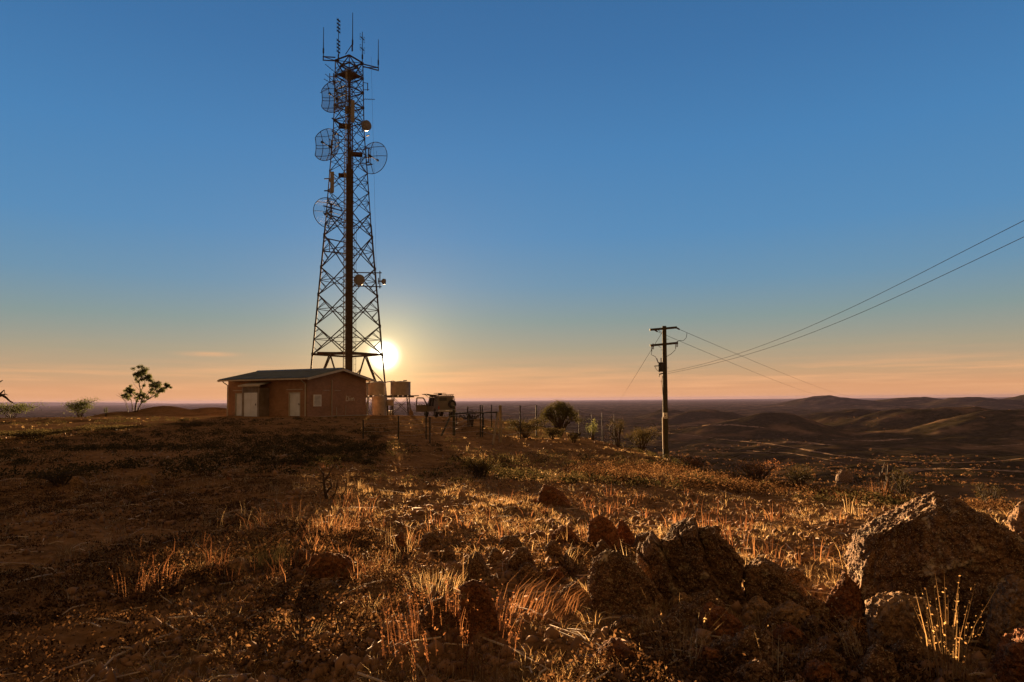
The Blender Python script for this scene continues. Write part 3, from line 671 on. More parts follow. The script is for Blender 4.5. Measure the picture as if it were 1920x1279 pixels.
# corrugated roof: wave runs along Y, sheets fall along +-X
OV, OG = .62, .55; amp = .018
def roof_sheet(sgn):
    ys = np.arange(-OG, LY+OG+.001, .0190); xs = np.linspace(0, WX/2+OV, 7)
    Xg, Yg = np.meshgrid(xs, ys); wv = amp*np.sin(2*math.pi*Yg/.076)
    Zt = hr+.09-Xg*PIT+wv; xx = WX/2+sgn*Xg
    V = np.concatenate([np.stack([xx, Yg, Zt], -1).reshape(-1, 3), np.stack([xx, Yg, Zt-.03], -1).reshape(-1, 3)])
    n, k = Xg.shape; I = np.arange(n*k).reshape(n, k); top = np.stack([I[:-1, :-1], I[1:, :-1], I[1:, 1:], I[:-1, 1:]], -1).reshape(-1, 4); bot = top[:, ::-1]+n*k
    def side(e): return np.stack([e[:-1], e[1:], e[1:]+n*k, e[:-1]+n*k], -1)
    if sgn < 0: top, bot = top[:, ::-1], bot[:, ::-1]
    return np_mesh('roof', V, [np.concatenate([top, bot, side(I[0]), side(I[-1]), side(I[:, 0]), side(I[:, -1])])], M['roof'], shed)
r1 = roof_sheet(-1); r2 = roof_sheet(1)
m = MB()
m.prism([(WX/2-.22, hr+.03), (WX/2, hr+.125), (WX/2+.22, hr+.03), (WX/2+.22, hr+.06), (WX/2, hr+.16), (WX/2-.22, hr+.06)], 1, -OG-.01, LY+OG+.01); m.build('ridge_cap', M['roof'], r1)
for ya in (-OG-.035, LY+OG+.005):   # barge boards
    m = MB()
    for s in (-1, 1):
        e = WX/2+OV; m.prism([(WX/2, hr+.06), (WX/2+s*e, hr+.06-e*PIT), (WX/2+s*e, hr-.14-e*PIT), (WX/2, hr-.14)], 1, ya, ya+.03)
    m.build('barge_board', M['trim'], shed)
ez = hr+.05-(WX/2+OV)*PIT
for s in (-1, 1):
    xg = WX/2+s*(WX/2+OV+.07); m = MB(); m.box((xg, LY/2, ez-.08), (.12, LY+2*OG, .12)); m.build('gutter', M['trim'], shed)
    m = MB(); xs_ = WX/2+s*(WX/2+OV*.5)
    m.box((xs_, LY/2, ez-.01), (OV-.06, LY+2*OG-.1, .02)); m.build('soffit', M['trim'], shed)
def downpipe(pts): m = MB(); m.tube(pts, .055, 8); m.build('downpipe', M['trim'], shed)
downpipe([(-OV-.05, .15, ez-.12), (-OV+.05, .15, ez-.22), (-.09, .15, ez-.5), (-.09, .15, 0.05)])
downpipe([(-OV-.05, LY-.05, ez-.12), (-OV+.05, LY-.05, ez-.22), (-.09, LY-.05, ez-.5), (-.09, LY-.05, 0.05)])
downpipe([(WX+.05, -OG+.1, ez-.1), (WX+.02, -.08, ez-.45), (WX+.08, -.08, ez-.9), (WX+.08, -.08, .05)])
m = MB(); Q = [[(-1.35, y, 2.72) for y in (PA-.25, PB+.25)], [(-.02, y, 3.02) for y in (PA-.25, PB+.25)]]
m.quadgrid(Q); m.quadgrid([[(a, b, c-.06) for a, b, c in r_] for r_ in Q]); m.box((-1.36, (PA+PB)/2, 2.68), (.05, PB-PA+.5, .14)); m.build('porch_roof', M['trim'], po)
# gable fittings: framed louvre vent, conduits, painted scrawl
m = MB(); m.box((1.2, -.03, 1.36), (.98, .06, 1.0)); vt = m.build('louvre_vent', M['white'], shed)
m = MB()
for i in range(8): m.box((1.2, -.066, .97+.11*i), (.8, .012, .07))
m.build('louvre', M['galv'], vt)
m = MB(); m.tube([(3.05, -.05, 0), (3.05, -.05, 3.2)], .04, 8); m.build('conduit', M['trim'], shed)
for s, zt in ((3.7, .75), (4.95, .9)): m = MB(); m.tube([(s, -.05, 0), (s, -.05, zt)], .03, 6); m.build('conduit', M['trim'], shed)
for s, z in ((2.35, 2.25), (3.85, 2.25)): m = MB(); m.box((s, -.02, z), (.8, .04, .05)); m.build('conduit_rail', M['trim'], shed)
m = MB()   # hand-painted letters on the brick
def stroke(pts): m.tube([(5.05+a, -.006, 1.3+b) for a, b in pts], .035, 5)
stroke([(0, 0), (.05, .48), (.3, .36), (.36, .18), (.28, .02), (0, 0)]); stroke([(.52, .02), (.54, .3)]); stroke([(.55, .42), (.56, .46)])
stroke([(.72, .02), (.74, .3), (.86, .26), (.9, .02)]); stroke([(.9, .2), (1.02, .3), (1.12, .24), (1.14, .02)])
m.build('painted_scrawl', M['white'], shed)

# ---------------------------------------------------------------- rainwater tanks
def tank_thing(u, vtop, vbot, Y, rad, label, feet=True):
    p = at(u, vbot, Y); gz = hz(p.x, Y); h0 = p.z-gz; h1 = at(u, vtop, Y).z-gz
    root = empty('water_tank', (p.x, Y, gz), 0.3, label, 'water tank', 'corrugated rainwater tanks')
    m = MB(); n = 72; P = []
    nz = 60
    for i in range(nz+1):
        z = h0+(h1-h0)*i/nz; r_ = rad+.012*math.sin(2*math.pi*(z-h0)/.11); P.append([(r_*math.cos(2*math.pi*j/n), r_*math.sin(2*math.pi*j/n), z) for j in range(n+1)])
    P = [[(0, 0, h0)]*(n+1)]+P+[[(rad*.98*math.cos(2*math.pi*j/n), rad*.98*math.sin(2*math.pi*j/n), h1+.02) for j in range(n+1)], [(0, 0, h1+.12)]*(n+1)]
    m.quadgrid(P); m.build('shell', M['tank'], root, True)
    m = MB(); m.tube([(rad*math.cos(2*math.pi*j/n), rad*math.sin(2*math.pi*j/n), h1) for j in range(n+1)], .035, 6); m.build('rim', M['galv'], root)
    m = MB(); m.tube([(.45, -.2, h1+.1), (.45, -.2, h1+.2)], .2, 12); m.build('lid', M['galv'], root)
    if feet:
        m = MB()
        for k in range(5): m.box((-1.0+.5*k, 0, h0-.05), (.14, 2.1, .1))
        m.box((0, -.95, h0-.16), (2.5, .12, .12)); m.box((0, .95, h0-.16), (2.5, .12, .12)); m.box((1.45, -.5, h0-.05), (.75, .14, .1)); m.build('platform', M['steel'], root)
        c = [Vector((sx*.85, sy*.85, 0)) for sx, sy in ((-1, -1), (1, -1), (1, 1), (-1, 1))]; zt = h0-.22
        for q_ in c: g = MB(); g.bar(q_*1.12+Vector((0, 0, -.1)), q_*.92+Vector((0, 0, zt)), .09); g.build('stand_leg', M['steel'], root)
        m = MB()
        for k in range(4):
            a, b = c[k], c[(k+1) % 4]; m.bar(a*1.1+Vector((0, 0, .1)), b*.92+Vector((0, 0, zt-.05)), .05); m.bar(b*1.1+Vector((0, 0, .1)), a*.92+Vector((0, 0, zt-.05)), .05); m.bar(a+Vector((0, 0, zt*.62)), b+Vector((0, 0, zt*.62)), .045)
        m.build('stand_bracing', M['steel'], root)
    return root
tank_thing(704.5, 718, 741.5, 71.0, 1.03, 'corrugated water tank on lattice stand hard against the end of the brick shed')
tank_thing(751, 716.5, 741.5, 71.0, 1.03, 'corrugated water tank standing free on its own lattice stand, fed by the roof pipe')
p = at(711, 778, 68.5); gz = hz(p.x, p.y)
tk = empty('ground_tank', (p.x, p.y, gz), 0, 'tall dark steel tank standing on the ground under the raised tank by the shed', 'tank')
m = MB(); n = 40; hh = at(711, 743, 68.5).z-gz; rad = .74
m.quadgrid([[(0, 0, -.1)]*(n+1)]+[[((rad+.01*math.sin(i*1.4))*math.cos(2*math.pi*j/n), (rad+.01*math.sin(i*1.4))*math.sin(2*math.pi*j/n), -.1+(hh+.1)*i/40) for j in range(n+1)] for i in range(41)]+[[(0, 0, hh+.12)]*(n+1)]); m.build('shell', M['tank'], tk, True)
m = MB(); m.tube([(.2, -.2, hh), (.2, -.2, hh+.2)], .16, 12); m.build('lid', M['galv'], tk)
m = MB(); m.tube([(.3, -rad-.02, .12), (.3, -rad-.2, .12), (.3, -rad-.2, 0)], .03, 6); m.build('outlet_pipe', M['dark'], tk)
p = at(731.5, 778, 68.8); gz = hz(p.x, p.y)
cb_ = empty('control_cabinet', (p.x, p.y, gz), 0, 'small boxy control cabinet on a post between the two tank stands', 'cabinet')
za, zb = at(731, 760.5, 68.8).z-gz, at(731, 750, 68.8).z-gz
m = MB(); m.box((0, 0, (za+zb)/2), (.72, .4, zb-za)); bx_ = m.build('case', M['galv'], cb_); m = MB(); m.box((0, -.21, (za+zb)/2), (.62, .02, zb-za-.1)); m.build('door', M['tank'], bx_)
m = MB(); m.box((0, 0, zb+.03), (.84, .5, .05)); m.build('canopy', M['galv'], cb_)
m = MB(); m.box((-.25, 0, za/2-.05), (.08, .08, za+.1)); m.box((.25, 0, za/2-.05), (.08, .08, za+.1)); m.build('stand', M['steel'], cb_)
a = shed.matrix_basis; sm = Matrix.Translation((C0.x, C0.y, BZ)) @ Matrix.Rotation(BROT, 4, 'Z')
pa = sm @ Vector((WX+OV+.05, -OG+.1, ez-.12)); pb = at(737, 717, 71.0); m = MB(); m.tube([pa, pa+(pb-pa)*.5+Vector((0, 0, -.06)), pb+Vector((0, 0, .14)), pb+Vector((.2, 0, .08))], .05, 8)
tag(m.build('feed_pipe', M['trim']), 'thin pipe running from the shed gutter across to the free standing tank', 'pipe')

# ---------------------------------------------------------------- four wheel drive
vp = at(818, 779, 63.5); vgz = hz(vp.x, vp.y)
VR = R(25)   # heading away and to the left
ute = empty('four_wheel_drive', (vp.x+.12, vp.y+1.2, vgz), VR, 'dusty boxy four wheel drive with front door and side hatch open beyond the fence', 'car')
# local: +Y forward, X right; rear at Y=-2.2
def tf(m, y, x):
    return m
VW = .86
bd = MB()
low = [(-2.2, .55), (-2.2, 1.0), (1.0, 1.02), (2.2, .98), (2.25, .6), (1.95, .5), (1.85, .72), (1.55, .86), (1.25, .72), (1.12, .5), (-.95, .5), (-1.05, .74), (-1.35, .88), (-1.65, .74), (-1.75, .5), (-2.1, .5)]
bd.prism(low, 0, -VW, VW)
bd.box((0, 1.0, .95), (1.6, .2, .3))
body = bd.build('body', M['carpaint'], ute)
cab = MB()   # upper cabin: pillars, roof and rear panel, windows left open
zt = 1.92
for sx in (-1, 1):
    for (ya, yb, yc, yd) in ((.82, .95, .45, .56), (-.32, -.2, -.34, -.22), (-1.05, -.95, -1.05, -.95), (-2.2, -2.06, -2.12, -2.0)):
        cab.add([Vector((sx*VW, ya, 1.0)), Vector((sx*VW, yb, 1.0)), Vector((sx*(VW-.1), yd, zt-.04)), Vector((sx*(VW-.1), yc, zt-.04)), Vector((sx*(VW-.07), ya, 1.0)), Vector((sx*(VW-.07), yb, 1.0)), Vector((sx*(VW-.16), yd, zt-.04)), Vector((sx*(VW-.16), yc, zt-.04))],
                [(0, 1, 2, 3), (7, 6, 5, 4), (0, 4, 5, 1), (1, 5, 6, 2), (2, 6, 7, 3), (3, 7, 4, 0)])
    cab.box((sx*(VW-.05), -1.55, 1.12), (.06, 1.2, .26)); 
cab.box((-(VW-.06), -1.55, 1.5), (.05, 1.05, .7))
cab.prism([(-2.16, zt-.05), (-2.0, zt+.06), (.3, zt+.06), (.62, zt-.03), (.5, zt-.06), (-2.1, zt-.07)], 0, -VW+.08, VW-.08)
cabin = cab.build('cabin', M['carpaint'], ute)
m = MB(); m.add([(-.74, .9, 1.03), (.74, .9, 1.03), (.68, .53, 1.84), (-.68, .53, 1.84)], [(0, 1, 2, 3)]); m.add([(-.74, .91, 1.03), (.74, .91, 1.03), (.68, .54, 1.84), (-.68, .54, 1.84)], [(3, 2, 1, 0)]); m.build('windscreen', M['glass'], cabin)
rd = MB(); rd.box((-.1, -2.2, 1.2), (1.5, .07, .62)); rd.box((-.1, -2.14, 1.68), (1.46, .05, .38)); rdo = rd.build('rear_door', M['carpaint'], ute)
m = MB(); m.box((-.35, -2.185, 1.66), (.7, .03, .3)); m.build('window', M['glass'], rdo)
def wheel(x, y, z, rad=.38, wd=.24, parent=ute, axis='x', name='wheel'):
    def rot(p): return (x+p[2], y+p[0], z+p[1]) if axis == 'x' else (x+p[0], y+p[2], z+p[1])
    n = 24; prof = [(rad*.55, -wd/2), (rad*.9, -wd/2), (rad, -wd*.36), (rad, wd*.36), (rad*.9, wd/2), (rad*.55, wd/2)]
    m = MB(); m.quadgrid([[rot((r_*math.cos(2*math.pi*j/n), r_*math.sin(2*math.pi*j/n), h)) for j in range(n+1)] for r_, h in prof]); t_ = m.build(name, M['rubber'], parent, True)
    m = MB(); m.quadgrid([[rot((r_*math.cos(2*math.pi*j/n), r_*math.sin(2*math.pi*j/n), h)) for j in range(n+1)] for r_, h in ((.001, -wd*.3), (rad*.3, -wd*.42), (rad*.56, -wd*.3), (rad*.56, wd*.3), (rad*.3, wd*.42), (.001, wd*.3))]); m.build('rim', M['carpaint'], t_, True); return t_
for x, y in ((-.74, -1.35), (.74, -1.35), (-.74, 1.55), (.74, 1.55)): wheel(x, y, .38)
wheel(.48, -2.36, 1.22, .37, .22, ute, 'y', 'spare_wheel')
m = MB(); m.box((0, -2.3, .62), (1.7, .14, .16)); m.build('rear_bumper', M['galv'], ute)
m = MB(); m.box((0, 2.32, .6), (1.7, .12, .2)); m.tube([(-.6, 2.36, .6), (-.6, 2.4, 1.05), (.6, 2.4, 1.05), (.6, 2.36, .6)], .035, 6); m.build('bull_bar', M['galv'], ute)
for x in (-.78, .78): m = MB(); m.box((x, -2.24, .9), (.12, .05, .24)); m.build('tail_lamp', M['redplas'], ute)
m = MB(); m.box((0, -2.395, .62), (.37, .012, .12)); m.build('number_plate', M['white'], ute)
# open front door, hinged at the front of the opening and swung out to the left
hx, hy = -VW, .82; da = R(-112)
Dm = Matrix.Translation((hx, hy, 0)) @ Matrix.Rotation(da, 4, 'Z')
d = MB(); d.box((0, -.54, .82), (.07, 1.08, .66), None); 
for (a, b) in (((0, -.03, 1.12), (0, -.38, 1.8)), ((0, -.38, 1.8), (0, -1.0, 1.82)), ((0, -1.0, 1.82), (0, -1.06, 1.12))): d.bar(a, b, .11)
d.v = [tuple(Dm @ Vector(q_)) for q_ in d.v]; fd_ = d.build('front_door', M['carpaint'], ute); fd_['label'] = 'front door swung wide open'
m = MB(); m.box((0.06, -.06, 1.2), (.2, .1, .2)); m.v = [tuple(Dm @ Vector(q_)) for q_ in m.v]; m.build('wing_mirror', M['dark'], fd_)
# lifted side hatch
m = MB(); m.add([Vector(q_) for q_ in ((-.78, -1.95, 1.93), (-.78, -.3, 1.93), (-1.75, -.3, 2.12), (-1.75, -1.95, 2.12), (-.78, -1.95, 1.98), (-.78, -.3, 1.98), (-1.75, -.3, 2.17), (-1.75, -1.95, 2.17))], [(0, 1, 2, 3), (7, 6, 5, 4), (0, 4, 5, 1), (1, 5, 6, 2), (2, 6, 7, 3), (3, 7, 4, 0)])
sh = m.build('side_hatch', M['carpaint'], ute); sh['label'] = 'side hatch lifted like a gull wing'
m = MB(); m.tube([(-.86, -.5, 1.5), (-1.45, -.5, 2.06)], .018, 6); m.tube([(-.86, -1.8, 1.5), (-1.45, -1.8, 2.06)], .018, 6); m.build('strut', M['dark'], sh)
m = MB()
for y in (-1.9, -1.3, -.7, -.1): m.bar((-.72, y, 2.05), (.72, y, 2.05), .04); m.box((-.7, y, 2.0), (.04, .04, .1)); m.box((.7, y, 2.0), (.04, .04, .1))
for x in (-.72, 0, .72): m.bar((x, -2.15, 2.09), (x, 0.1, 2.09), .04)
m.box((-.2, -.9, 2.22), (.9, .9, .04)); m.box((-.2, -.9, 2.14), (.3, .3, .12)); m.build('roof_rack', M['dark'], ute)
for x in (-.4, .4): m = MB(); m.box((x, .05, .85), (.52, .5, .16)); m.box((x, -.18, 1.15), (.5, .14, .62)); m.box((x, -.2, 1.56), (.26, .1, .18)); m.build('seat', M['dark'], ute)

# ---------------------------------------------------------------- power pole and wires
pp = at(1248, 845, 48.0); pgz = hz(pp.x, pp.y)
pb_ = Vector((pp.x, pp.y, pgz)); topp = at(1245.5, 611.5, 48.0)
pole = empty('power_pole', pb_, 0, 'dark timber power pole with two cross arms and a transformer on the right', 'power pole')
def pl(u, v, dy=0.0): return at(u, v, 48.0+dy)-pb_
m = MB(); tpv = topp-pb_; m.tube([Vector((0, 0, -.4)), tpv*.33, tpv*.66, tpv], [.21, .19, .165, .145], 14); m.build('pole', M['wood'], pole)
for (ua, va, ub, vb) in ((1218.5, 618.5, 1269, 614), (1219, 648, 1271, 643)):
    m = MB(); m.bar(pl(ua, va, -.25), pl(ub, vb, -.16), .12, .15); m.bar(pl(1240, va+5, -.2), pl(1232, (va+vb)/2+1, -.2), .03); m.build('cross_arm', M['wood'], pole)
m = MB(); q_ = pl(1240, 697, -.35); t_ = pl(1240, 679.5, -.35); m.tube([q_, q_.lerp(t_, .92)], .20, 16); m.tube([q_.lerp(t_, .92), t_], [.215, .19], 16); m.box((q_+t_)/2+Vector((.12, .22, 0)), (.2, .3, .4)); tr = m.build('transformer', M['dark'], pole)
for (a, b) in (((1239.5, 680), (1239.5, 671)), ((1234.5, 681), (1231, 672))):
    m = MB(); s, e = pl(*a, -.35), pl(*b, -.4)
    for i in range(6): m.tube([s.lerp(e, i/6), s.lerp(e, (i+.6)/6)], [.05, .03], 8)
    m.tube([s, e], .022, 6); m.build('bushing', M['porcelain'], tr)
m = MB(); m.bar(pl(1235, 686, -.3), pl(1227, 686.5, -.35), .06); m.bar(pl(1243, 700, -.2), pl(1236, 702, -.3), .08); m.bar(pl(1236, 702, -.3), pl(1235.3, 707, -.3), .06); m.build('bracket', M['dark'], pole)
for (a, b) in (((1224.5, 647), (1224.5, 655.5)), ((1269.5, 643), (1269.5, 651))):
    m = MB(); s, e = pl(*a, -.3), pl(*b, -.3)
    m.tube([s+Vector((0, 0, .12)), s.lerp(e, .3)], .03, 6)
    for i in range(6): m.tube([s.lerp(e, i/6), s.lerp(e, (i+.6)/6)], [.075, .05], 8)
    m.tube([s+Vector((-.12, 0, 0)), e+Vector((-.1, 0, -.15))], .022, 6); m.build('fuse_cutout', M['porcelain'], pole)
m = MB()
for pts in ([(1221.5, 652), (1222.5, 658), (1221, 665), (1229, 669), (1233, 677)], [(1266.5, 656), (1258, 664), (1249, 669)], [(1227.5, 687), (1231, 693), (1237, 698)], [(1288, 624), (1287, 633), (1281, 639), (1274, 638.5), (1270, 641)], [(1242, 705), (1241, 716), (1243, 740)]):
    P = [pl(u, v, -.3) for u, v in pts]; m.tube(P, .017, 5)
m.build('jumper_wire', M['wire'], pole)
m = MB(); a, b = pl(1247.2, 774, -.22), pl(1247.6, 785, -.22); c = (a+b)/2; m.box(c, (.30, .02, (a-b).z)); sg = m.build('sign_plate', M['white'], pole)
m = MB(); m.box(c+Vector((0, -.013, .02)), (.09, .006, .08)); m.box(c+Vector((.02, -.013, -.12)), (.13, .006, .03)); m.build('sign_mark', M['dark'], sg)
m = MB(); m.box(pl(1243.5, 812, -.2), (.1, .08, 2.2)); m.build('cable_guard', M['post'], pole)
for k, v in enumerate((636, 656, 690, 715, 735)): m = MB(); s = pl(1246, v, 0); m.tube([s, s+Vector((-.3 if k % 2 else .3, 0, 0))], .012, 5); m.build('climbing_peg', M['dark'], pole)
# strain insulators at the top arm
for a, b in (((1226, 618), (1233, 622)), ((1268, 614.5), (1274.5, 618))):
    m = MB(); s, e = pl(*a, -.1), pl(*b, .4)
    for i in range(5): m.tube([s.lerp(e, i/5), s.lerp(e, (i+.6)/5)], [.06, .04], 8)
    m.tube([s, e], .025, 6); m.build('strain_insulator', M['porcelain'], pole)
# guy wire with its anchor rod
ga = gnd(1124, 809) or at(1124, 809, 43); gd = ga.y
gt = at(1243, 621, 47.9); ge = at(1149, 773, gd+.9)
guy = empty('guy_wire', ga, 0, 'slanting guy wire with dark insulator and pale steel guard left of the power pole', 'guy wire')
m = MB(); m.tube([gt-ga, ge-ga], .017, 5); m.build('wire', M['wire'], guy)
q_ = gt.lerp(ge, .53)-ga; dq = (ge-gt).normalized(); m = MB(); m.tube([q_-dq*.16, q_-dq*.08, q_+dq*.08, q_+dq*.16], [.03, .085, .085, .03], 10); m.build('insulator', M['porcelain'], guy)
m = MB(); m.tube([ge-ga, Vector((0, 0, -.1))], .05, 8); m.build('guard', M['galv'], guy)
# low voltage lines towards the camera and over its right shoulder
def wire(pts, label, rad=.012):
    m = MB(); m.tube(pts, rad, 5); return tag(m.build('overhead_wire', M['wire'], None), label, 'wire', 'overhead wires')
s0 = at(1251, 697.5, 48.0)
for k, (pix, lab, B) in enumerate(((((1300, 690), (1400, 665), (1500, 622), (1600, 577), (1700, 527), (1800, 474), (1920, 412)), 'upper of the two overhead wires rising steeply to the right edge of the sky', (12.0, 14.5)),
                                   (((1300, 692), (1400, 671), (1500, 635), (1600, 595), (1700, 549), (1800, 502), (1920, 443)), 'lower of the two overhead wires rising steeply to the right edge of the sky', (12.2, 14.9)))):
    pts = [s0+Vector((0, -.18, -.12*k))]
    ax, ay = s0.x, s0.y; bx_, by_ = B
    for (u, v) in pix:
        d = ray(u, v); s = d.x/d.y   # crossing of the sight line with the line's plan track
        tt = (ax-s*ay)/((ax-bx_)-s*(ay-by_)); y = ay+(by_-ay)*tt; pts.append(at(u, v, y))
    d = (pts[-1]-pts[-2]); e = pts[-1]; 
    for i in range(1, 5): e = e+Vector((d.x, d.y, d.z*(1-.1*i)))*1.6; pts.append(e.copy())
    # smooth
    for _ in range(2): pts = [pts[0]]+[(pts[i-1]+pts[i]*2+pts[i+1])/4 for i in range(1, len(pts)-1)]+[pts[-1]]
    fine = []
    for i in range(len(pts)-1):
        p0, p1, p2, p3 = pts[max(i-1, 0)], pts[i], pts[i+1], pts[min(i+2, len(pts)-1)]
        for j in range(4):
            t_ = j/4; fine.append(0.5*((2*p1)+(p2-p0)*t_+(2*p0-5*p1+4*p2-p3)*t_**2+(-p0+3*p1-3*p2+p3)*t_**3))
    fine.append(pts[-1]); wire(fine, lab, .008)
# high voltage lines running away downhill to the right
for (a, b, lab) in (((1233, 622), (1545, 742), 'lower of the two fine overhead wires falling away to the far hills'), ((1274.5, 618), (1592, 742), 'upper of the two fine overhead wires falling away to the far hills')):
    s, e = at(*a, 48.4), at(*b, 330); pts = []
    for i in range(25):
        t_ = i/24; p = s.lerp(e, t_); p.z -= 4*1.4*t_*(1-t_)*.6; pts.append(p)
    wire(pts, lab, .014)

# ---------------------------------------------------------------- fence
p0 = gnd(937, 829) or at(937, 829, 33)
fence = empty('wire_fence', p0, 0, 'sagging post and wire fence with timber strainer posts across the hilltop', 'fence')
def fpost(u, vt, Y, wd, name, mat, round_=True, lab=None):
    t_ = at(u, vt, Y); g = hz(t_.x, Y); m = MB()
    if round_: m.tube([Vector((t_.x, Y, g-.3))-p0, Vector((t_.x, Y, (g+t_.z)/2))-p0, t_-p0], [wd*.55, wd*.5, wd*.5], 8)
    else: m.box(Vector((t_.x, Y, (t_.z+g-.3)/2))-p0, (wd, wd*.6, t_.z-g+.3))
    o = m.build(name, mat, fence)
    if lab: o['label'] = lab
    return t_, g
fp = {}
for key, (u, vt, Y, wd, nm, mt, rd_) in {'S1': (938, 760, 33.5, .15, 'strainer_post', 'post', True), 'S2': (851, 761, 38, .15, 'strainer_post', 'wood', True), 'a': (877, 762, 46, .07, 'steel_picket', 'dark', False),
        'b': (900.5, 759.5, 36, .06, 'steel_picket', 'dark', False), 'c': (904.5, 759.5, 36.5, .06, 'steel_picket', 'dark', False), 'd': (921.5, 759, 48, .07, 'steel_picket', 'dark', False), 'e': (975, 760, 36, .06, 'steel_picket', 'dark', False),
        'f': (1005.5, 759.5, 40, .08, 'steel_picket', 'dark', False), 'g': (1085, 768, 45, .035, 'steel_picket', 'dark', False), 'h': (1109, 774, 52, .035, 'steel_picket', 'dark', False), 'i': (1128.5, 774, 57, .035, 'steel_picket', 'dark', False), 'j': (1151, 776, 63, .035, 'steel_picket', 'dark', False),
        'k': (799, 771, 33, .06, 'steel_picket', 'dark', False), 'l': (806, 782, 31, .06, 'steel_picket', 'dark', False), 'm': (747, 780, 31.5, .06, 'steel_picket', 'dark', False), 'n': (681, 787, 32, .06, 'steel_picket', 'dark', False)}.items():
    fp[key] = fpost(u, vt, Y, wd, nm, M[mt], rd_)
for (a, b, Y0, Y1, mt, wd) in (((934, 774), (924, 810), 33.4, 32.2, 'post', .11), ((845, 779), (826, 815), 38, 36.5, 'wood', .10)):
    s, e = at(*a, Y0), at(*b, Y1); e.z = max(hz(e.x, e.y)-.1, e.z-.6); m = MB(); m.tube([s-p0, e-p0], wd/2, 8); m.build('brace', M[mt], fence)
def wires_between(k1, k2, n=5, top=.97):
    (t1, g1), (t2, g2) = fp[k1], fp[k2]; m = MB()
    for i in range(n):
        f_ = top*(i+1)/n; A_, B_ = Vector((t1.x, t1.y, g1+(t1.z-g1)*f_)), Vector((t2.x, t2.y, g2+(t2.z-g2)*f_)); md = (A_+B_)/2; md.z -= .04
        m.tube([A_-p0, md-p0, B_-p0], .0055, 4)
    m.build('fence_wire', M['galv'], fence)
for a, b in (('n', 'm'), ('m', 'k'), ('k', 'b'), ('b', 'S1'), ('S1', 'e'), ('e', 'f'), ('f', 'g'), ('g', 'h'), ('h', 'i'), ('i', 'j'), ('S2', 'a'), ('a', 'd')): wires_between(a, b)
a, b = at(853, 775.5, 46.2), at(934, 773, 46.2); m = MB(); m.tube([a, b], .04, 8)
rl = tag(m.build('pipe_rail', M['dark']), 'low dark pipe rail on short legs left of the thick fence post', 'rail')
m = MB()
for t_ in (.04, .33, .66, .96): q_ = a.lerp(b, t_); m.tube([q_, Vector((q_.x, q_.y, hz(q_.x, q_.y)-.2))], .035, 6)
m.build('leg', M['dark'], rl)
ob = []
for k, o_ in enumerate(((868, 786), (877, 787), (889, 786))):
    g = gnd(*o_)
    if g is None: continue
    m = MB(); rr_ = random.Random(k); pts = [[Vector((g.x-.42+.12*i+.03*rr_.random(), g.y+.2*j, g.z+.28*math.sin(.5+i*.8+k)*.6+.20-.12*j+.07*rr_.random())) for j in range(3)] for i in range(8)]
    m.quadgrid(pts); m.quadgrid([[p-Vector((0, 0, .02)) for p in r_] for r_ in pts])
    tag(m.build('scrap_mesh', M['blue']), 'crumpled blue grey scrap mesh lying in the grass before the pipe rail', 'scrap', 'crumpled scrap mesh pieces')

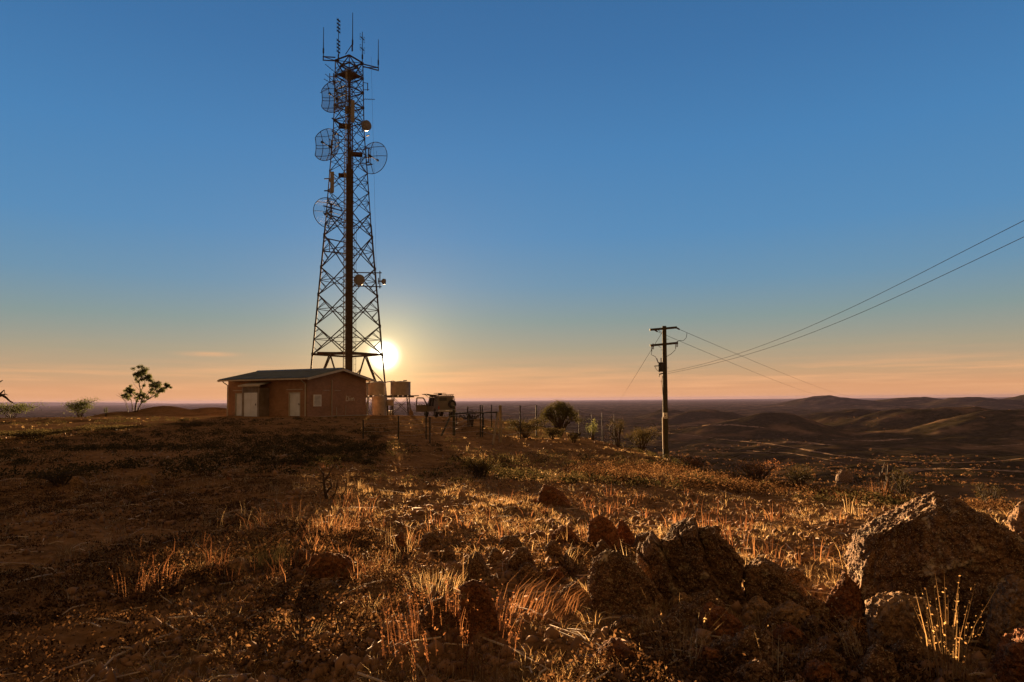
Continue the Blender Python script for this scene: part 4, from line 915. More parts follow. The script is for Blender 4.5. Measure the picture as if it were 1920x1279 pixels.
# ---------------------------------------------------------------- rocks
ROCKS = []
def rock(outline, vbase, label, mat='rock', depth=.8, seed=1, detail=55, rough=.06, strata=None, name='boulder', dy=0.0, group=None, Y=None, fr=(.66, .84), ncut=10, cutr=(.87, .98)):
    us = [p[0] for p in outline]; vs = [p[1] for p in outline]; uc = (min(us)+max(us))/2
    g = gnd(min(max(uc, -60), 1985), vbase)
    d0 = (g.y if Y is None else Y)+dy
    wid = (max(us)-min(us))*d0/F; dep = wid*depth
    c0 = at(uc, vbase, d0); vd = Vector((c0.x, c0.y, 0)).normalized(); side = Vector((vd.y, -vd.x, 0)); c0 = c0+vd*dep*.32
    P = []
    for u, v in outline:
        d = ray(u, v); P.append(EYE+d*(vd.dot(c0-EYE)/vd.dot(d)))
    c = sum(P, Vector())/len(P); base = Vector((c.x, c.y, hz(c.x, c.y)))
    rr_ = random.Random(seed); pts = []
    for p in P:
        pts.append(p)
        pts.append(c+(p-c)*rr_.uniform(*fr)-vd*dep*.5*rr_.uniform(.55, .8))
        pts.append(c+(p-c)*rr_.uniform(.55, .85)+vd*dep*.5*rr_.uniform(.7, 1.0))
    ls_ = [(p-c).dot(side) for p in P]
    for x in np.linspace(min(ls_)*.92, max(ls_)*.92, 4):
        for yy in (-.36, .36):
            q_ = c+side*float(x)+vd*dep*yy; pts.append(Vector((q_.x, q_.y, hz(q_.x, q_.y)-.16)))
    bm = bmesh.new()
    for p in pts: bm.verts.new(p-base)
    bmesh.ops.convex_hull(bm, input=bm.verts)
    bmesh.ops.delete(bm, geom=[v for v in bm.verts if not v.link_faces], context='VERTS')
    me = bpy.data.meshes.new(name); bm.to_mesh(me); bm.free()
    o = bpy.data.objects.new(name, me); col.objects.link(o)
    md = o.modifiers.new('r', 'REMESH'); md.mode = 'VOXEL'; md.voxel_size = max(wid, .05)/detail
    dg = bpy.context.evaluated_depsgraph_get(); dg.update(); m2 = bpy.data.meshes.new_from_object(o.evaluated_get(dg))
    o.modifiers.clear(); o.data = m2; m2.name = name; bpy.data.meshes.remove(me)
    n = len(m2.vertices); V = np.empty(n*3, np.float32); m2.vertices.foreach_get('co', V); V = V.reshape(-1, 3).astype(float)
    N = np.empty(n*3, np.float32); m2.vertices.foreach_get('normal', N); N = N.reshape(-1, 3).astype(float)
    s = wid; q_ = V/s+seed*3.7
    rp = np.random.default_rng(seed+500)
    for k in range(ncut):     # cleavage planes
        nn = rp.normal(size=3)*np.array([1, 1, .7]); nn[2] = abs(nn[2])
        if k % 2: nn = np.array([.80, .12, .58])*(1 if k % 4 == 1 else -.9)+rp.normal(size=3)*.16
        nn /= np.linalg.norm(nn); dd = V@nn; mx_ = np.percentile(dd, 99.7); mn_ = np.percentile(dd, 30)
        d_ = mn_+(mx_-mn_)*rp.uniform(*cutr); V -= np.outer(np.maximum(dd-d_, 0)*.93, nn)
    disp = rough*s*(.6*fbm3(q_*2.2, 2, seed)+.45*fbm3(q_*6, 4, seed+9))-rough*s*.5*np.abs(fbm3(q_*8, 3, seed+77))
    bil = np.abs(fbm3(q_*4.5, 3, seed+31)); disp -= rough*s*.8*np.clip(.16-bil, 0, 1)/.16*.6     # creases
    disp += .012*min(s, .8)*(fbm3(V*20, 4, seed+50, .62)-.6*np.abs(fbm3(V*11, 3, seed+55)))+.007*min(s*2, 1)*fbm3(V*70, 2, seed+60)
    if strata is None: strata = ((.80, .12, .58), max(.05, .2*wid), .014*wid)
    if strata:
        dr, period, amp_ = strata; dr = np.array(Vector(dr).normalized()); t_ = V@dr/period; t_ = t_+.7*vn2(t_*.6+seed, t_*0+.5, seed+2)+.30*fbm3(q_*3, 3, seed+4); fr = t_-np.floor(t_)
        lay = _h(np.floor(t_).astype(np.int64), np.zeros(n, np.int64), np.zeros(n, np.int64), seed)
        disp += amp_*(lay*.8+.9*(fr-.5)-1.3*np.clip(.3+1.5*fbm3(q_*3.3, 2, seed+8), 0, 1)*np.clip(1-np.minimum(fr, 1-fr)/.10, 0, 1)**1.5)
    V += N*disp[:, None]
    m2.vertices.foreach_set('co', V.astype(np.float32).ravel()); m2.polygons.foreach_set('use_smooth', np.ones(len(m2.polygons), bool)); m2.update()
    m2.materials.clear(); m2.materials.append(M[mat]); o.location = base
    ROCKS.append((base.x, base.y, wid*.5))
    return tag(o, label, 'rock', group)
def oval(u0_, u1_, vt, vb, seed, lean=0):
    rr_ = random.Random(seed*13+1); o_ = []
    for k in range(9):
        t_ = math.pi*(1-k/8); a = math.cos(t_); b = max(math.sin(t_), 0)**.75
        o_.append(((u0_+u1_)/2+a*(u1_-u0_)/2*rr_.uniform(.9, 1)+lean*b, vb-(vb-vt)*b*rr_.uniform(.86, 1.0)))
    return o_
rock([(1592, 1022), (1604, 1008), (1640, 982), (1662, 962), (1700, 958), (1718, 932), (1746, 922), (1785, 934), (1835, 957), (1905, 1000), (1980, 1050), (2030, 1130), (1990, 1185), (1880, 1190), (1760, 1170), (1650, 1125), (1606, 1082)], 1206,
     'giant dark lichened boulder with a jagged top at the right edge', 'rock', .6, 3, 190, .026, ((.5, .3, -.8), .34, .02), fr=(.92, .99), ncut=14, cutr=(.94, .99))
rock([(1622, 1112), (1690, 1105), (1770, 1135), (1810, 1190), (1790, 1240), (1690, 1215), (1640, 1170)], 1236, 'blocky ochre rock wedged beneath the giant jagged boulder', 'rock_ochre', .7, 5, 60, .05)
rock([(1850, 1120), (1890, 1080), (1990, 1090), (2020, 1190), (1940, 1215), (1880, 1185)], 1225, 'pale ochre slab leaning on the right flank of the giant boulder', 'rock_ochre', .6, 8, 60, .05, Y=3.95)
rock([(1858, 1250), (1880, 1195), (1930, 1172), (2000, 1180), (2020, 1290), (1900, 1310)], 1300, 'rust stained rock in the bottom right corner below the giant boulder', 'rock_red', .8, 11, 60, .06)
rock([(1186, 1050), (1196, 1030), (1240, 1000), (1266, 990), (1300, 986), (1352, 992), (1380, 1015), (1400, 1050), (1400, 1110), (1330, 1130), (1230, 1120)], 1128, 'broad layered boulder split by upright cracks right of the image centre', 'rock', .65, 14, 170, .028, ((.88, -.12, .40), .15, .062), fr=(.88, .97), ncut=8, cutr=(.93, .98))
rock([(1392, 1062), (1420, 1042), (1452, 1052), (1490, 1090), (1520, 1116), (1500, 1140), (1400, 1132)], 1140, 'low sloping rock trailing from the right side of the layered boulder', 'rock', .7, 17, 80, .04, ((.6, .1, .7), .14, .015), fr=(.85, .96), ncut=8, cutr=(.9, .98))
rock([(1106, 1088), (1114, 1048), (1138, 1028), (1165, 1034), (1205, 1068), (1246, 1104), (1240, 1150), (1180, 1160), (1116, 1140)], 1162, 'rounded brown boulder in front of the layered one, with a bright left rim', 'rock', .75, 20, 130, .028, ((.6, .2, .7), .2, .012), fr=(.86, .96), ncut=10, cutr=(.92, .985))
rock([(1100, 1025), (1104, 975), (1122, 961), (1142, 968), (1160, 992), (1164, 1028)], 1036, 'upright tooth shaped rock behind the rounded brown boulder', 'rock_red', .7, 23, 50, .05)
rock([(1154, 1018), (1156, 976), (1166, 974), (1190, 1000), (1192, 1016)], 1024, 'thin wedge of rock leaning beside the upright tooth shaped rock', 'rock_red', .5, 26, 45, .05)
rock([(860, 1175), (862, 1100), (882, 1086), (908, 1092), (928, 1112), (936, 1150), (930, 1196)], 1204, 'smooth rust red boulder behind the tall red stems at bottom centre', 'rock_red', .8, 29, 80, .03, fr=(.86, .95), ncut=6, cutr=(.93, .985))
rock([(782, 1150), (796, 1124), (818, 1114), (850, 1122), (868, 1150), (866, 1186)], 1194, 'rough grey boulder pressed against the left of the rust red one', 'rock', .9, 32, 60, .07)
rock([(550, 1058), (556, 1034), (566, 1024), (584, 1036), (592, 1062)], 1066, 'small pointed rock at the left end of the long low slab', 'rock', .8, 35, 45, .06)
rock([(572, 1062), (590, 1040), (615, 1036), (668, 1044), (676, 1066), (660, 1078)], 1082, 'long low slab of rock left of centre with a pale stick on top', 'rock_red', .6, 38, 55, .05)
rock([(736, 1030), (740, 1000), (752, 994), (768, 1012), (772, 1032)], 1036, 'small steep brown rock left of the twin round rocks', 'rock_red', .8, 41, 45, .06)
rock(oval(786, 834, 997, 1030, 44), 1032, 'round lichen grey rock between the steep brown rock and the rubble row', 'rock', .8, 44, 45, .06)
rock(oval(826, 856, 1021, 1056, 47), 1058, 'small round rock at the left end of the rubble row', 'rock', .8, 47, 40, .06)
rock(oval(868, 925, 1035, 1090, 50, -6), 1092, 'slanting rock with a bright left edge in the rubble row behind the rust red boulder', 'rock', .8, 50, 50, .06, ((.8, .1, .5), .1, .01))
rock(oval(912, 950, 1025, 1058, 53), 1060, 'small broken rock in the middle of the rubble row', 'rock', .8, 53, 40, .08)
rock(oval(945, 1010, 1020, 1068, 56), 1070, 'dark wide rock at the right end of the rubble row', 'rock', .7, 56, 50, .07)
rock(oval(1020, 1060, 1010, 1050, 57), 1054, 'dark rock between the rubble row and the upright tooth shaped rock', 'rock', .8, 57, 40, .07)
rock([(1006, 944), (1010, 916), (1024, 908), (1046, 918), (1070, 938), (1066, 948)], 950, 'lone brown rock farther back in the golden grass near the centre', 'rock_red', .8, 59, 45, .06)
rock([(1296, 1186), (1306, 1146), (1324, 1132), (1360, 1140), (1410, 1170), (1412, 1192), (1340, 1200)], 1200, 'sunlit rock in front of the layered boulder, second row', 'rock_red', .8, 62, 55, .06)
rock([(1358, 1212), (1380, 1186), (1410, 1172), (1455, 1180), (1466, 1236), (1400, 1250)], 1254, 'knobbly rock with bright upper edge in the front row left of the giant boulder', 'rock', .9, 65, 55, .08)
rock(oval(1392, 1424, 1141, 1166, 68), 1170, 'small round stone behind the knobbly front rock', 'rock_ochre', .9, 68, 36, .06)
rock(oval(1424, 1468, 1146, 1180, 71), 1184, 'round brown stone right of the small round stone', 'rock', .9, 71, 36, .06)
rock([(1440, 1205), (1452, 1172), (1480, 1166), (1512, 1190), (1516, 1212)], 1218, 'smooth domed rock close to the knobbly front rock', 'rock_red', .8, 74, 50, .05)
rock([(1545, 1130), (1560, 1100), (1586, 1068), (1606, 1080), (1618, 1120), (1612, 1150), (1560, 1160)], 1164, 'tilted rust red rock touching the left side of the giant boulder', 'rock_red', .7, 77, 55, .06)
rock(oval(1584, 1622, 1152, 1192, 80), 1196, 'small ochre stone below the tilted rust red rock', 'rock_ochre', .9, 80, 36, .06)
rock([(1470, 1140), (1500, 1108), (1545, 1120), (1560, 1150), (1500, 1160)], 1162, 'flat brown rock between the sloping rock and the tilted rust red one', 'rock', .7, 83, 45, .07)
rock(oval(1602, 1690, 1202, 1290, 86), 1296, 'grey crusted rock at the bottom edge left of the giant boulder', 'rock', .8, 86, 55, .08)
rock(oval(1480, 1590, 1200, 1268, 88), 1276, 'low crumbled rock at the bottom edge between the domed and the grey crusted rocks', 'rock', .8, 88, 55, .09)
rock(oval(1139, 1186, 1160, 1196, 89), 1198, 'fist sized dark rock below the rounded brown boulder', 'rock', .9, 89, 40, .08)
rock(oval(1098, 1142, 1178, 1202, 92), 1204, 'flat little rock left of the fist sized dark rock', 'rock_ochre', .9, 92, 36, .08)
rock(oval(1255, 1310, 1108, 1140, 95), 1142, 'grey stone nested at the foot of the layered boulder', 'rock_ochre', .8, 95, 36, .08)
rock(oval(128, 168, 890, 914, 98), 916, 'pale flat rock alone in the dark grass far left', 'rock_ochre', .7, 98, 40, .05)
rock(oval(256, 296, 885, 906, 101), 908, 'pale flat rock right of the lone far left one', 'rock_ochre', .7, 101, 40, .05)
rock(oval(1566, 1602, 878, 902, 104), 906, 'low round rock on the brow of the hill above the giant boulder', 'rock', .8, 104, 40, .06)
rock(oval(1880, 1990, 930, 1010, 107), 1016, 'sunlit rock in the grass behind the giant boulder at the right edge', 'rock_ochre', .8, 107, 45, .06)
rock(oval(766, 775, 765, 779, 108), 779, 'dark lump of rock at the foot of the free standing tank stand', 'rock', .8, 108, 30, .06, Y=69.6)
for k_, (u_, w_, vt_, vb_, lab_, mt_) in enumerate((
    (1130, 46, 1012, 1052, 'cracked rock at the foot of the upright tooth shaped rock', 'rock'), (1075, 40, 1020, 1058, 'squat rock left of the rounded brown boulder', 'rock'), (1215, 60, 995, 1030, 'rough slab between the tooth shaped rock and the layered boulder', 'rock'),
    (1330, 90, 1108, 1150, 'low ledge of rock under the front of the layered boulder', 'rock'), (1420, 80, 1118, 1160, 'buried ledge below the low sloping rock', 'rock_ochre'), (1530, 60, 1150, 1196, 'angular block left of the small ochre stone', 'rock'),
    (1260, 56, 1150, 1186, 'half buried block left of the sunlit second row rock', 'rock'), (1330, 70, 1205, 1250, 'broken ledge in front of the sunlit second row rock', 'rock_red'), (1230, 64, 1215, 1256, 'grey broken block at the bottom right of centre', 'rock'),
    (1420, 90, 1240, 1290, 'flat topped rock at the bottom edge below the knobbly front rock', 'rock'), (1540, 90, 1232, 1290, 'jagged slab at the bottom edge beside the low crumbled rock', 'rock_red'), (1700, 80, 1195, 1250, 'dark chunk at the base of the giant boulder', 'rock'),
    (990, 50, 1052, 1090, 'crusted rock just before the dark wide rock', 'rock'), (1040, 44, 1060, 1092, 'brown chunk right of the crusted rock', 'rock_red'), (450, 60, 1046, 1074, 'pale sunlit flat stone left of the rounded olive tussock', 'rock_ochre'),
    (620, 60, 1088, 1112, 'flat rock lying in front of the long low slab', 'rock'), (1150, 90, 1075, 1120, 'slab half hidden left of the rounded brown boulder foot', 'rock'), (1290, 110, 1128, 1172, 'long slab running along the foot of the layered boulder', 'rock'), (1360, 80, 1190, 1232, 'split slab between the sunlit rock and the knobbly front rock', 'rock'),
    (1480, 110, 1128, 1172, 'tilted plate of rock before the flat brown rock', 'rock_ochre'), (1585, 80, 1180, 1225, 'angular slab under the small ochre stone', 'rock'), (1160, 90, 1198, 1240, 'low ridge of rock below the flat little rock', 'rock_red'), (1080, 70, 1090, 1124, 'dark plate of rock before the squat rock', 'rock'),
    (960, 60, 1000, 1030, 'tilted slab behind the dark wide rock', 'rock'), (1060, 60, 985, 1016, 'low slab in the grass left of the tooth shaped rock', 'rock_red'), (1400, 70, 1195, 1225, 'thin plate of rock just behind the knobbly front rock', 'rock_ochre'),
    (1180, 70, 1150, 1185, 'dark foot of rock under the rounded brown boulder', 'rock'), (1490, 70, 1060, 1100, 'dark hump behind the low sloping rock', 'rock'))):
    rock(oval(u_-w_/2, u_+w_/2, vt_, vb_, 300+k_), vb_+4, lab_, mt_, .8, 300+k_, 46, .05, ((.7, .2, .6), .09, .008))
# small countable stones
kk = 0; rs = random.Random(5); protos = []; RUB = ()
for _ in range(205):
    v_ = 870+400*rs.random()**.8; u_ = rs.choice((rs.uniform(-40, 1960), rs.gauss(1000, 320), rs.gauss(330, 210) if v_ < 1010 else rs.gauss(1300, 200), rs.gauss(850, 180))); RUB += ((u_, v_, rs.uniform(.2, 1)**2.2*(v_-748)*.05*(2.2 if (v_ < 1010 and u_ < 640) else .7 if v_ > 1170 else 1.0)+4),)
for (u, v, w_) in ((700, 1040, 26), (715, 1080, 20), (760, 1105, 24), (660, 1010, 22), (620, 1000, 26), (880, 1010, 22), (960, 1000, 20), (1090, 1130, 24), (1060, 1180, 26), (1240, 1180, 24), (1280, 1230, 30),
                   (520, 1120, 26), (455, 1060, 40), (410, 1030, 24), (360, 1130, 22), (600, 1150, 26), (700, 1180, 28), (640, 1220, 30), (900, 1225, 24), (1010, 1240, 28), (1180, 1250, 30), (1345, 1265, 30), (1540, 1195, 26),
                   (330, 1215, 26), (560, 930, 18), (520, 945, 20), (480, 905, 18), (430, 900, 20), (340, 895, 22), (200, 900, 16), (90, 1200, 24), (820, 1075, 22), (985, 1095, 22), (1040, 1085, 26), (1440, 985, 20), (1530, 940, 18), (1660, 905, 16), (690, 985, 18), (470, 1255, 28))+RUB:
    g = gnd(u, v)
    if len(protos) < 6:
        protos.append((rock(oval(u-w_/2, u+w_/2, v-w_*.6, v, 200+kk), v+1, 'small broken stone half sunk in the dry grass', rs.choice(('rock', 'rock_red', 'rock')), .9, 200+kk, 40, .03, None, 'stone', 0, 'small loose stones', None, (.66, .84), 16, (.72, .95)), w_*g.y/F))
    else:
        pr, pw = rs.choice(protos); c = pr.copy(); col.objects.link(c); s = w_*g.y/F/pw; c.scale = (s*rs.uniform(.7, 1.35), s*rs.uniform(.7, 1.3), s*rs.uniform(.5, 1.0)); c.rotation_euler = (0, 0, rs.uniform(0, 6.28)); c.location = g
    kk += 1

# ---------------------------------------------------------------- plants
def blades(base, h, width, lean, az, rg):
    """base Nx3; one bent blade each -> verts, faces"""
    n = len(base); dx, dy = np.cos(az), np.sin(az); sx, sy = -np.sin(az), np.cos(az)
    tw = rg.uniform(-1.2, 1.2, n); sx, sy = np.cos(az+tw+1.57), np.sin(az+tw+1.57)
    out = np.empty((n, 5, 3))
    def pt(f):
        k = lean*f*f; return np.stack([base[:, 0]+dx*h*k, base[:, 1]+dy*h*k, base[:, 2]+h*f*np.sqrt(np.clip(1-(lean*f)**2*.5, .15, 1))], 1)
    s = np.stack([sx, sy, np.zeros(n)], 1)*width[:, None]*.5
    p0, p1, p2 = pt(0.), pt(.55), pt(1.)
    out[:, 0] = p0-s; out[:, 1] = p0+s; out[:, 2] = p1+s*.75; out[:, 3] = p1-s*.75; out[:, 4] = p2
    i = np.arange(n)*5
    return out.reshape(-1, 3), np.stack([i, i+1, i+2, i+3], 1), np.stack([i+3, i+2, i+4], 1)
def leaves(c, size, rg, asp=.45, droop=0.0):
    n = len(c); d = rg.normal(size=(n, 3)); d[:, 2] -= droop; d /= np.linalg.norm(d, axis=1)[:, None]
    e = np.cross(d, rg.normal(size=(n, 3))); e /= np.linalg.norm(e, axis=1)[:, None]+1e-9
    s = np.asarray(size)[:, None] if np.ndim(size) else size
    out = np.stack([c-d*s*.5, c+e*s*asp*.5, c+d*s*.5, c-e*s*asp*.5], 1)
    return out.reshape(-1, 3), np.arange(n*4).reshape(n, 4)
def tuft_pts(cx, cy, rad, n, rg):
    a = rg.uniform(0, 2*math.pi, n); r_ = rad*np.sqrt(rg.uniform(0, 1, n)); x = cx+r_*np.cos(a); y = cy+r_*np.sin(a)
    return np.stack([x, y, hgt(x, y)-.01], 1), a
def polar_pts(n, r_0, r_1, a0, a1, rg, k=.5):
    m1 = rg.uniform(0, 1, n); q1 = r_0*(r_1/r_0)**m1; q2 = 1/(1/r_0-(1/r_0-1/r_1)*rg.uniform(0, 1, n))
    r_ = np.where(rg.uniform(0, 1, n) < k, q1, q2); a = np.radians(rg.uniform(a0, a1, n)); return r_*np.sin(a), r_*np.cos(a), r_
def strew(name, mat, n, r_0, r_1, a0, a1, per, hrange, wd, spread, rg, mask, tint, kmix=.5, leanr=(.2, .9), wind=None):
    x, y, r_ = polar_pts(n, r_0, r_1, a0, a1, rg, kmix); keep = mask(x, y, r_, rg); x, y, r_ = x[keep], y[keep], r_[keep]
    k = rg.integers(per[0], per[1]+1, len(x)); sc_ = rg.uniform(.55, 1.25, len(x)); tb = rg.uniform(tint[0], tint[1], len(x))
    X_, Y_, S_, T_, R_ = (np.repeat(q_, k) for q_ in (x, y, sc_, tb, r_)); nb = len(X_)
    a = rg.uniform(0, 2*math.pi, nb); rad = spread*S_*np.sqrt(rg.uniform(0, 1, nb)); bx_ = X_+rad*np.cos(a); by_ = Y_+rad*np.sin(a)
    base = np.stack([bx_, by_, hgt(bx_, by_)-.008], 1); h = rg.uniform(hrange[0], hrange[1], nb)*S_
    if wind is not None: a = wind+rg.normal(0, .9, nb)
    w_ = wd*(1+np.clip(R_/14, 0, 2.2))*rg.uniform(.6, 1.3, nb)
    V, f4, f3 = blades(base, h, w_, rg.uniform(leanr[0], leanr[1], nb), a, rg)
    t_ = np.repeat(np.clip(T_+rg.normal(0, .13, nb), 0, 1), 5)
    return tag(np_mesh(name, V, [f4, f3], M[mat], None, False, {'tint': t_}), kind='stuff')
def clear(x, y, f=.85):   # not right against the boulders
    k = np.ones(len(x), bool)
    for (bx, by, br_) in ROCKS: k &= (np.hypot(x-bx, (y-by+br_*.35)) > br_*f) 
    return k
def track(x, y):   # open stony ground: the worn patch right of the centre and the footpath up to the shed
    r_ = np.hypot(x, y); az = np.degrees(np.arctan2(x, y))
    a = np.exp(-((r_-11.6-.03*az)/2.3)**2)*np.clip((az-2)/4, 0, 1)*np.clip((27-az)/6, 0, 1)
    b = np.exp(-((az+7+.25*(18-r_)*.3)/3.2)**2)*np.clip((r_-3)/4, 0, 1)*.75
    return np.clip(np.maximum(a, b)+.25*fbm2(x/1.3, y/1.3, 2, 19), 0, 1)
def hedge(x, y):
    r_ = np.hypot(x, y); az = np.degrees(np.arctan2(x, y))
    return np.clip(1-np.abs(r_-20)/6, 0, 1)*np.clip((az-4)/4, 0, 1)
g1_ = np.random.default_rng(21)
def m_grass(x, y, r_, rg):
    d = fbm2(x/1.6, y/1.6, 3, 71); site = np.hypot((x+17)/13, (y-63)/9) < 1
    return (d+rg.uniform(-.35, .35, len(x)) > .08+.2*(x < -.35*y)*(r_ < 60)) & ~site & (rg.uniform(0, 1, len(x)) > .93*track(x, y)) & clear(x, y)
strew('dry_grass', 'grass', 26000, 2.7, 62, -43, 43, (8, 18), (.03, .115), .0026, .075, g1_, m_grass, (.15, .9), leanr=(.25, 1.1))
strew('grass_litter', 'grass', 26000, 2.7, 30, -43, 43, (3, 7), (.03, .12), .0036, .10, g1_, lambda x, y, r_, rg: (fbm2(x/1.7, y/1.7, 3, 90)+rg.uniform(-.5, .5, len(x)) > -.15) & clear(x, y, .7) & (rg.uniform(0, 1, len(x)) > .6*track(x, y)), (.05, 1.0), .4, (.85, 1.38))
strew('tall_straw', 'grass', 380, 5.8, 34, -30, 42, (3, 9), (.14, .34), .0024, .07, g1_, lambda x, y, r_, rg: (fbm2(x/3, y/3, 3, 47) > .08) & (rg.uniform(0, 1, len(x)) > track(x, y)) & clear(x, y, 1.0), (.3, .95), .5, (.05, .5))
strew('red_stem_weeds', 'redweed', 800, 3.6, 30, -38, 42, (5, 14), (.08, .30), .004, .10, g1_, lambda x, y, r_, rg: ((fbm2(x/2.2+9, y/2.2, 3, 52) > .12) | (rg.uniform(0, 1, len(x)) < hedge(x, y))) & clear(x, y), (.1, .85), .55, (.1, .9))
def m_scrub(x, y, r_, rg): return (fbm2(x/4+3, y/4, 3, 63) > -.05) & (np.hypot((x+17)/13, (y-62)/11) > 1) & (rg.uniform(0, 1, len(x)) > track(x, y))
def m_hedge(x, y, r_, rg): return rg.uniform(0, 1, len(x)) < hedge(x, y)*1.5
def scrub(name, n, r_0, r_1, a0, a1, rad, hgt_, per, ls, rg, mask, mat='greyweed', kmix=1.0):
    x, y, r_ = polar_pts(n, r_0, r_1, a0, a1, rg, kmix); kp = mask(x, y, r_, rg); x, y = x[kp], y[kp]; s = rg.uniform(.5, 1.4, len(x)); tb = rg.uniform(0, .8, len(x)); z = hgt(x, y)
    k = per; X_, Y_, Z_, S_, T_ = (np.repeat(q_, k) for q_ in (x, y, z, s, tb)); nb = len(X_); d = rg.normal(size=(nb, 3)); d /= np.linalg.norm(d, axis=1)[:, None]; q_ = rg.uniform(.35, 1, nb)**.5
    c = np.stack([X_+d[:, 0]*rad*S_*q_, Y_+d[:, 1]*rad*S_*q_, Z_+np.abs(d[:, 2])*hgt_*S_*q_+.02], 1)
    V, f = leaves(c, rg.uniform(.6, 1.5, nb)*ls, rg, .5); t_ = np.repeat(np.clip(T_+rg.normal(0, .2, nb), 0, 1), 4)
    return tag(np_mesh(name, V, f, M[mat], None, False, {'tint': t_}), kind='stuff')
scrub('low_scrub', 1900, 15, 64, -42, 42, .36, .22, 70, .055, g1_, m_scrub)
scrub('brow_scrub', 1400, 16, 27, 3, 42, .26, .22, 60, .04, g1_, m_hedge, 'brownweed')
def m_left(x, y, r_, rg): return (fbm2(x/2.6+1, y/2.6, 4, 131)+rg.uniform(-.35, .35, len(x)) > .12) & (x < -.2*y) & (np.hypot((x+17)/12, (y-63)/9) > 1)
scrub('shaded_scrub', 3000, 17, 64, -43, -8, .24, .15, 50, .045, g1_, m_left, 'greyweed', 1.0)
scrub('dry_stubble', 3000, 6, 20, -43, -8, .16, .06, 34, .026, g1_, m_left, 'brownweed', .8)
scrub('ground_weeds', 4500, 3.4, 36, -42, 42, .16, .08, 40, .024, g1_, lambda x, y, r_, rg: fbm2(x/1.9+5, y/1.9, 3, 77) > .05, 'brownweed', .5)
scrub('valley_scrub', 9000, 330, 4200, -6, 46, 1.3, 1.1, 9, 1.0, g1_, lambda x, y, r_, rg: fbm2(x/120, y/120, 4, 81)+rg.uniform(-.25, .25, len(x)) > .12, 'brownweed', .85)
# gravel and twigs
ico = bmesh.new(); bmesh.ops.create_icosphere(ico, subdivisions=1, radius=1.0); IV = np.array([v.co[:] for v in ico.verts]); IF = np.array([[v.index for v in f.verts] for f in ico.faces]); ico.free()
def gravel(n, rg):
    x, y, r_ = polar_pts(n, 2.7, 45, -43, 43, rg, .4); d = fbm2(x/1.6, y/1.6, 3, 33); kp = d+rg.uniform(-.5, .6, n)+.8*track(x, y) > .0; x, y, r_ = x[kp], y[kp], r_[kp]; n = len(x)
    s = np.clip(rg.lognormal(-4.05, .66, n), .006, .045)*(1+r_/40); sc3 = s[:, None]*rg.uniform(.55, 1.3, (n, 3)); a = rg.uniform(0, 6.28, n); J = IV[None]*(1+rg.uniform(-.5, .35, (n, len(IV), 1)))*sc3[:, None]
    ca, sa = np.cos(a)[:, None], np.sin(a)[:, None]; V = np.stack([J[..., 0]*ca-J[..., 1]*sa+x[:, None], J[..., 0]*sa+J[..., 1]*ca+y[:, None], J[..., 2]+(hgt(x, y)+s*.25)[:, None]], -1)
    f = (IF[None]+(np.arange(n)*len(IV))[:, None, None]).reshape(-1, 3); return tag(np_mesh('gravel', V.reshape(-1, 3), f, M['stone']), kind='stuff')
gravel(34000, g1_)
m = MB(); rs = random.Random(77)
for i in range(900):
    r_ = 3*(28/3)**rs.random(); a = R(rs.uniform(-40, 42)); x, y = r_*math.sin(a), r_*math.cos(a); l = rs.uniform(.06, .35)*(1+r_/25); b = rs.uniform(0, 6.28); z0, z1 = hz(x, y)+.012, hz(x+l*math.cos(b), y+l*math.sin(b))+.02+rs.random()*.04
    m.tube([(x, y, z0), (x+l*.5*math.cos(b+.15), y+l*.5*math.sin(b+.15), (z0+z1)/2+.015), (x+l*math.cos(b), y+l*math.sin(b), z1)], rs.uniform(.003, .007), 4, False)
tw, t, o = new_mat('bleached_twig'); tcn = t.new('ShaderNodeTexCoord').outputs['Object']; principled(t, o, t.ramp(t.noise(tcn, 3, 3), [(.3, (.22, .14, .08)), (.7, (.55, .45, .32))]), .8); M['twig'] = tw
tag(m.build('fallen_twigs', tw, None, False, False), kind='stuff')

def tuft(u, v, n, h, rad, label, mat='grass', lean=(.1, .5), wd=.0028, tint=(.4, 1), seed=1, cat='grass tuft', wind=None, name='grass_tuft', seeds=0):
    g = gnd(u, v); rg = np.random.default_rng(seed); b, a = tuft_pts(g.x, g.y, rad, n, rg)
    if wind is not None: a = wind+rg.normal(0, .35, n)
    hh_ = rg.uniform(.22, 1, n)**.8*h; ln = rg.uniform(*lean, n)
    V, f4, f3 = blades(b, hh_, wd*rg.uniform(.7, 1.3, n), ln, a, rg); tt = np.repeat(rg.uniform(*tint, n), 5); Fs = [f4, f3]
    if seeds:   # small seed heads or leaves up the stems
        k = seeds; f_ = rg.uniform(.3, 1, (n, k)); hx = b[:, None, 0]+np.cos(a)[:, None]*hh_[:, None]*ln[:, None]*f_**2; hy = b[:, None, 1]+np.sin(a)[:, None]*hh_[:, None]*ln[:, None]*f_**2
        hz_ = b[:, None, 2]+hh_[:, None]*f_*np.sqrt(np.clip(1-(ln[:, None]*f_)**2*.5, .15, 1)); c = np.stack([hx, hy, hz_], -1).reshape(-1, 3)+rg.normal(0, .006, (n*k, 3))
        V2, g4 = leaves(c, rg.uniform(.007, .02, n*k), rg, .5); Fs = [np.concatenate([f4, g4+len(V)]), f3]; V = np.concatenate([V, V2]); tt = np.concatenate([tt, np.repeat(rg.uniform(*tint, n*k), 4)])
    V = V-np.array(g)
    o_ = np_mesh(name, V, Fs, M[mat], None, False, {'tint': tt}); o_.location = g
    return tag(o_, label, cat)
tuft(1778, 1285, 55, .60, .10, 'tall golden reed clump standing in front of the giant boulder', lean=(.03, .34), wd=0.0041, tint=(.1, .75), seed=3, seeds=7)
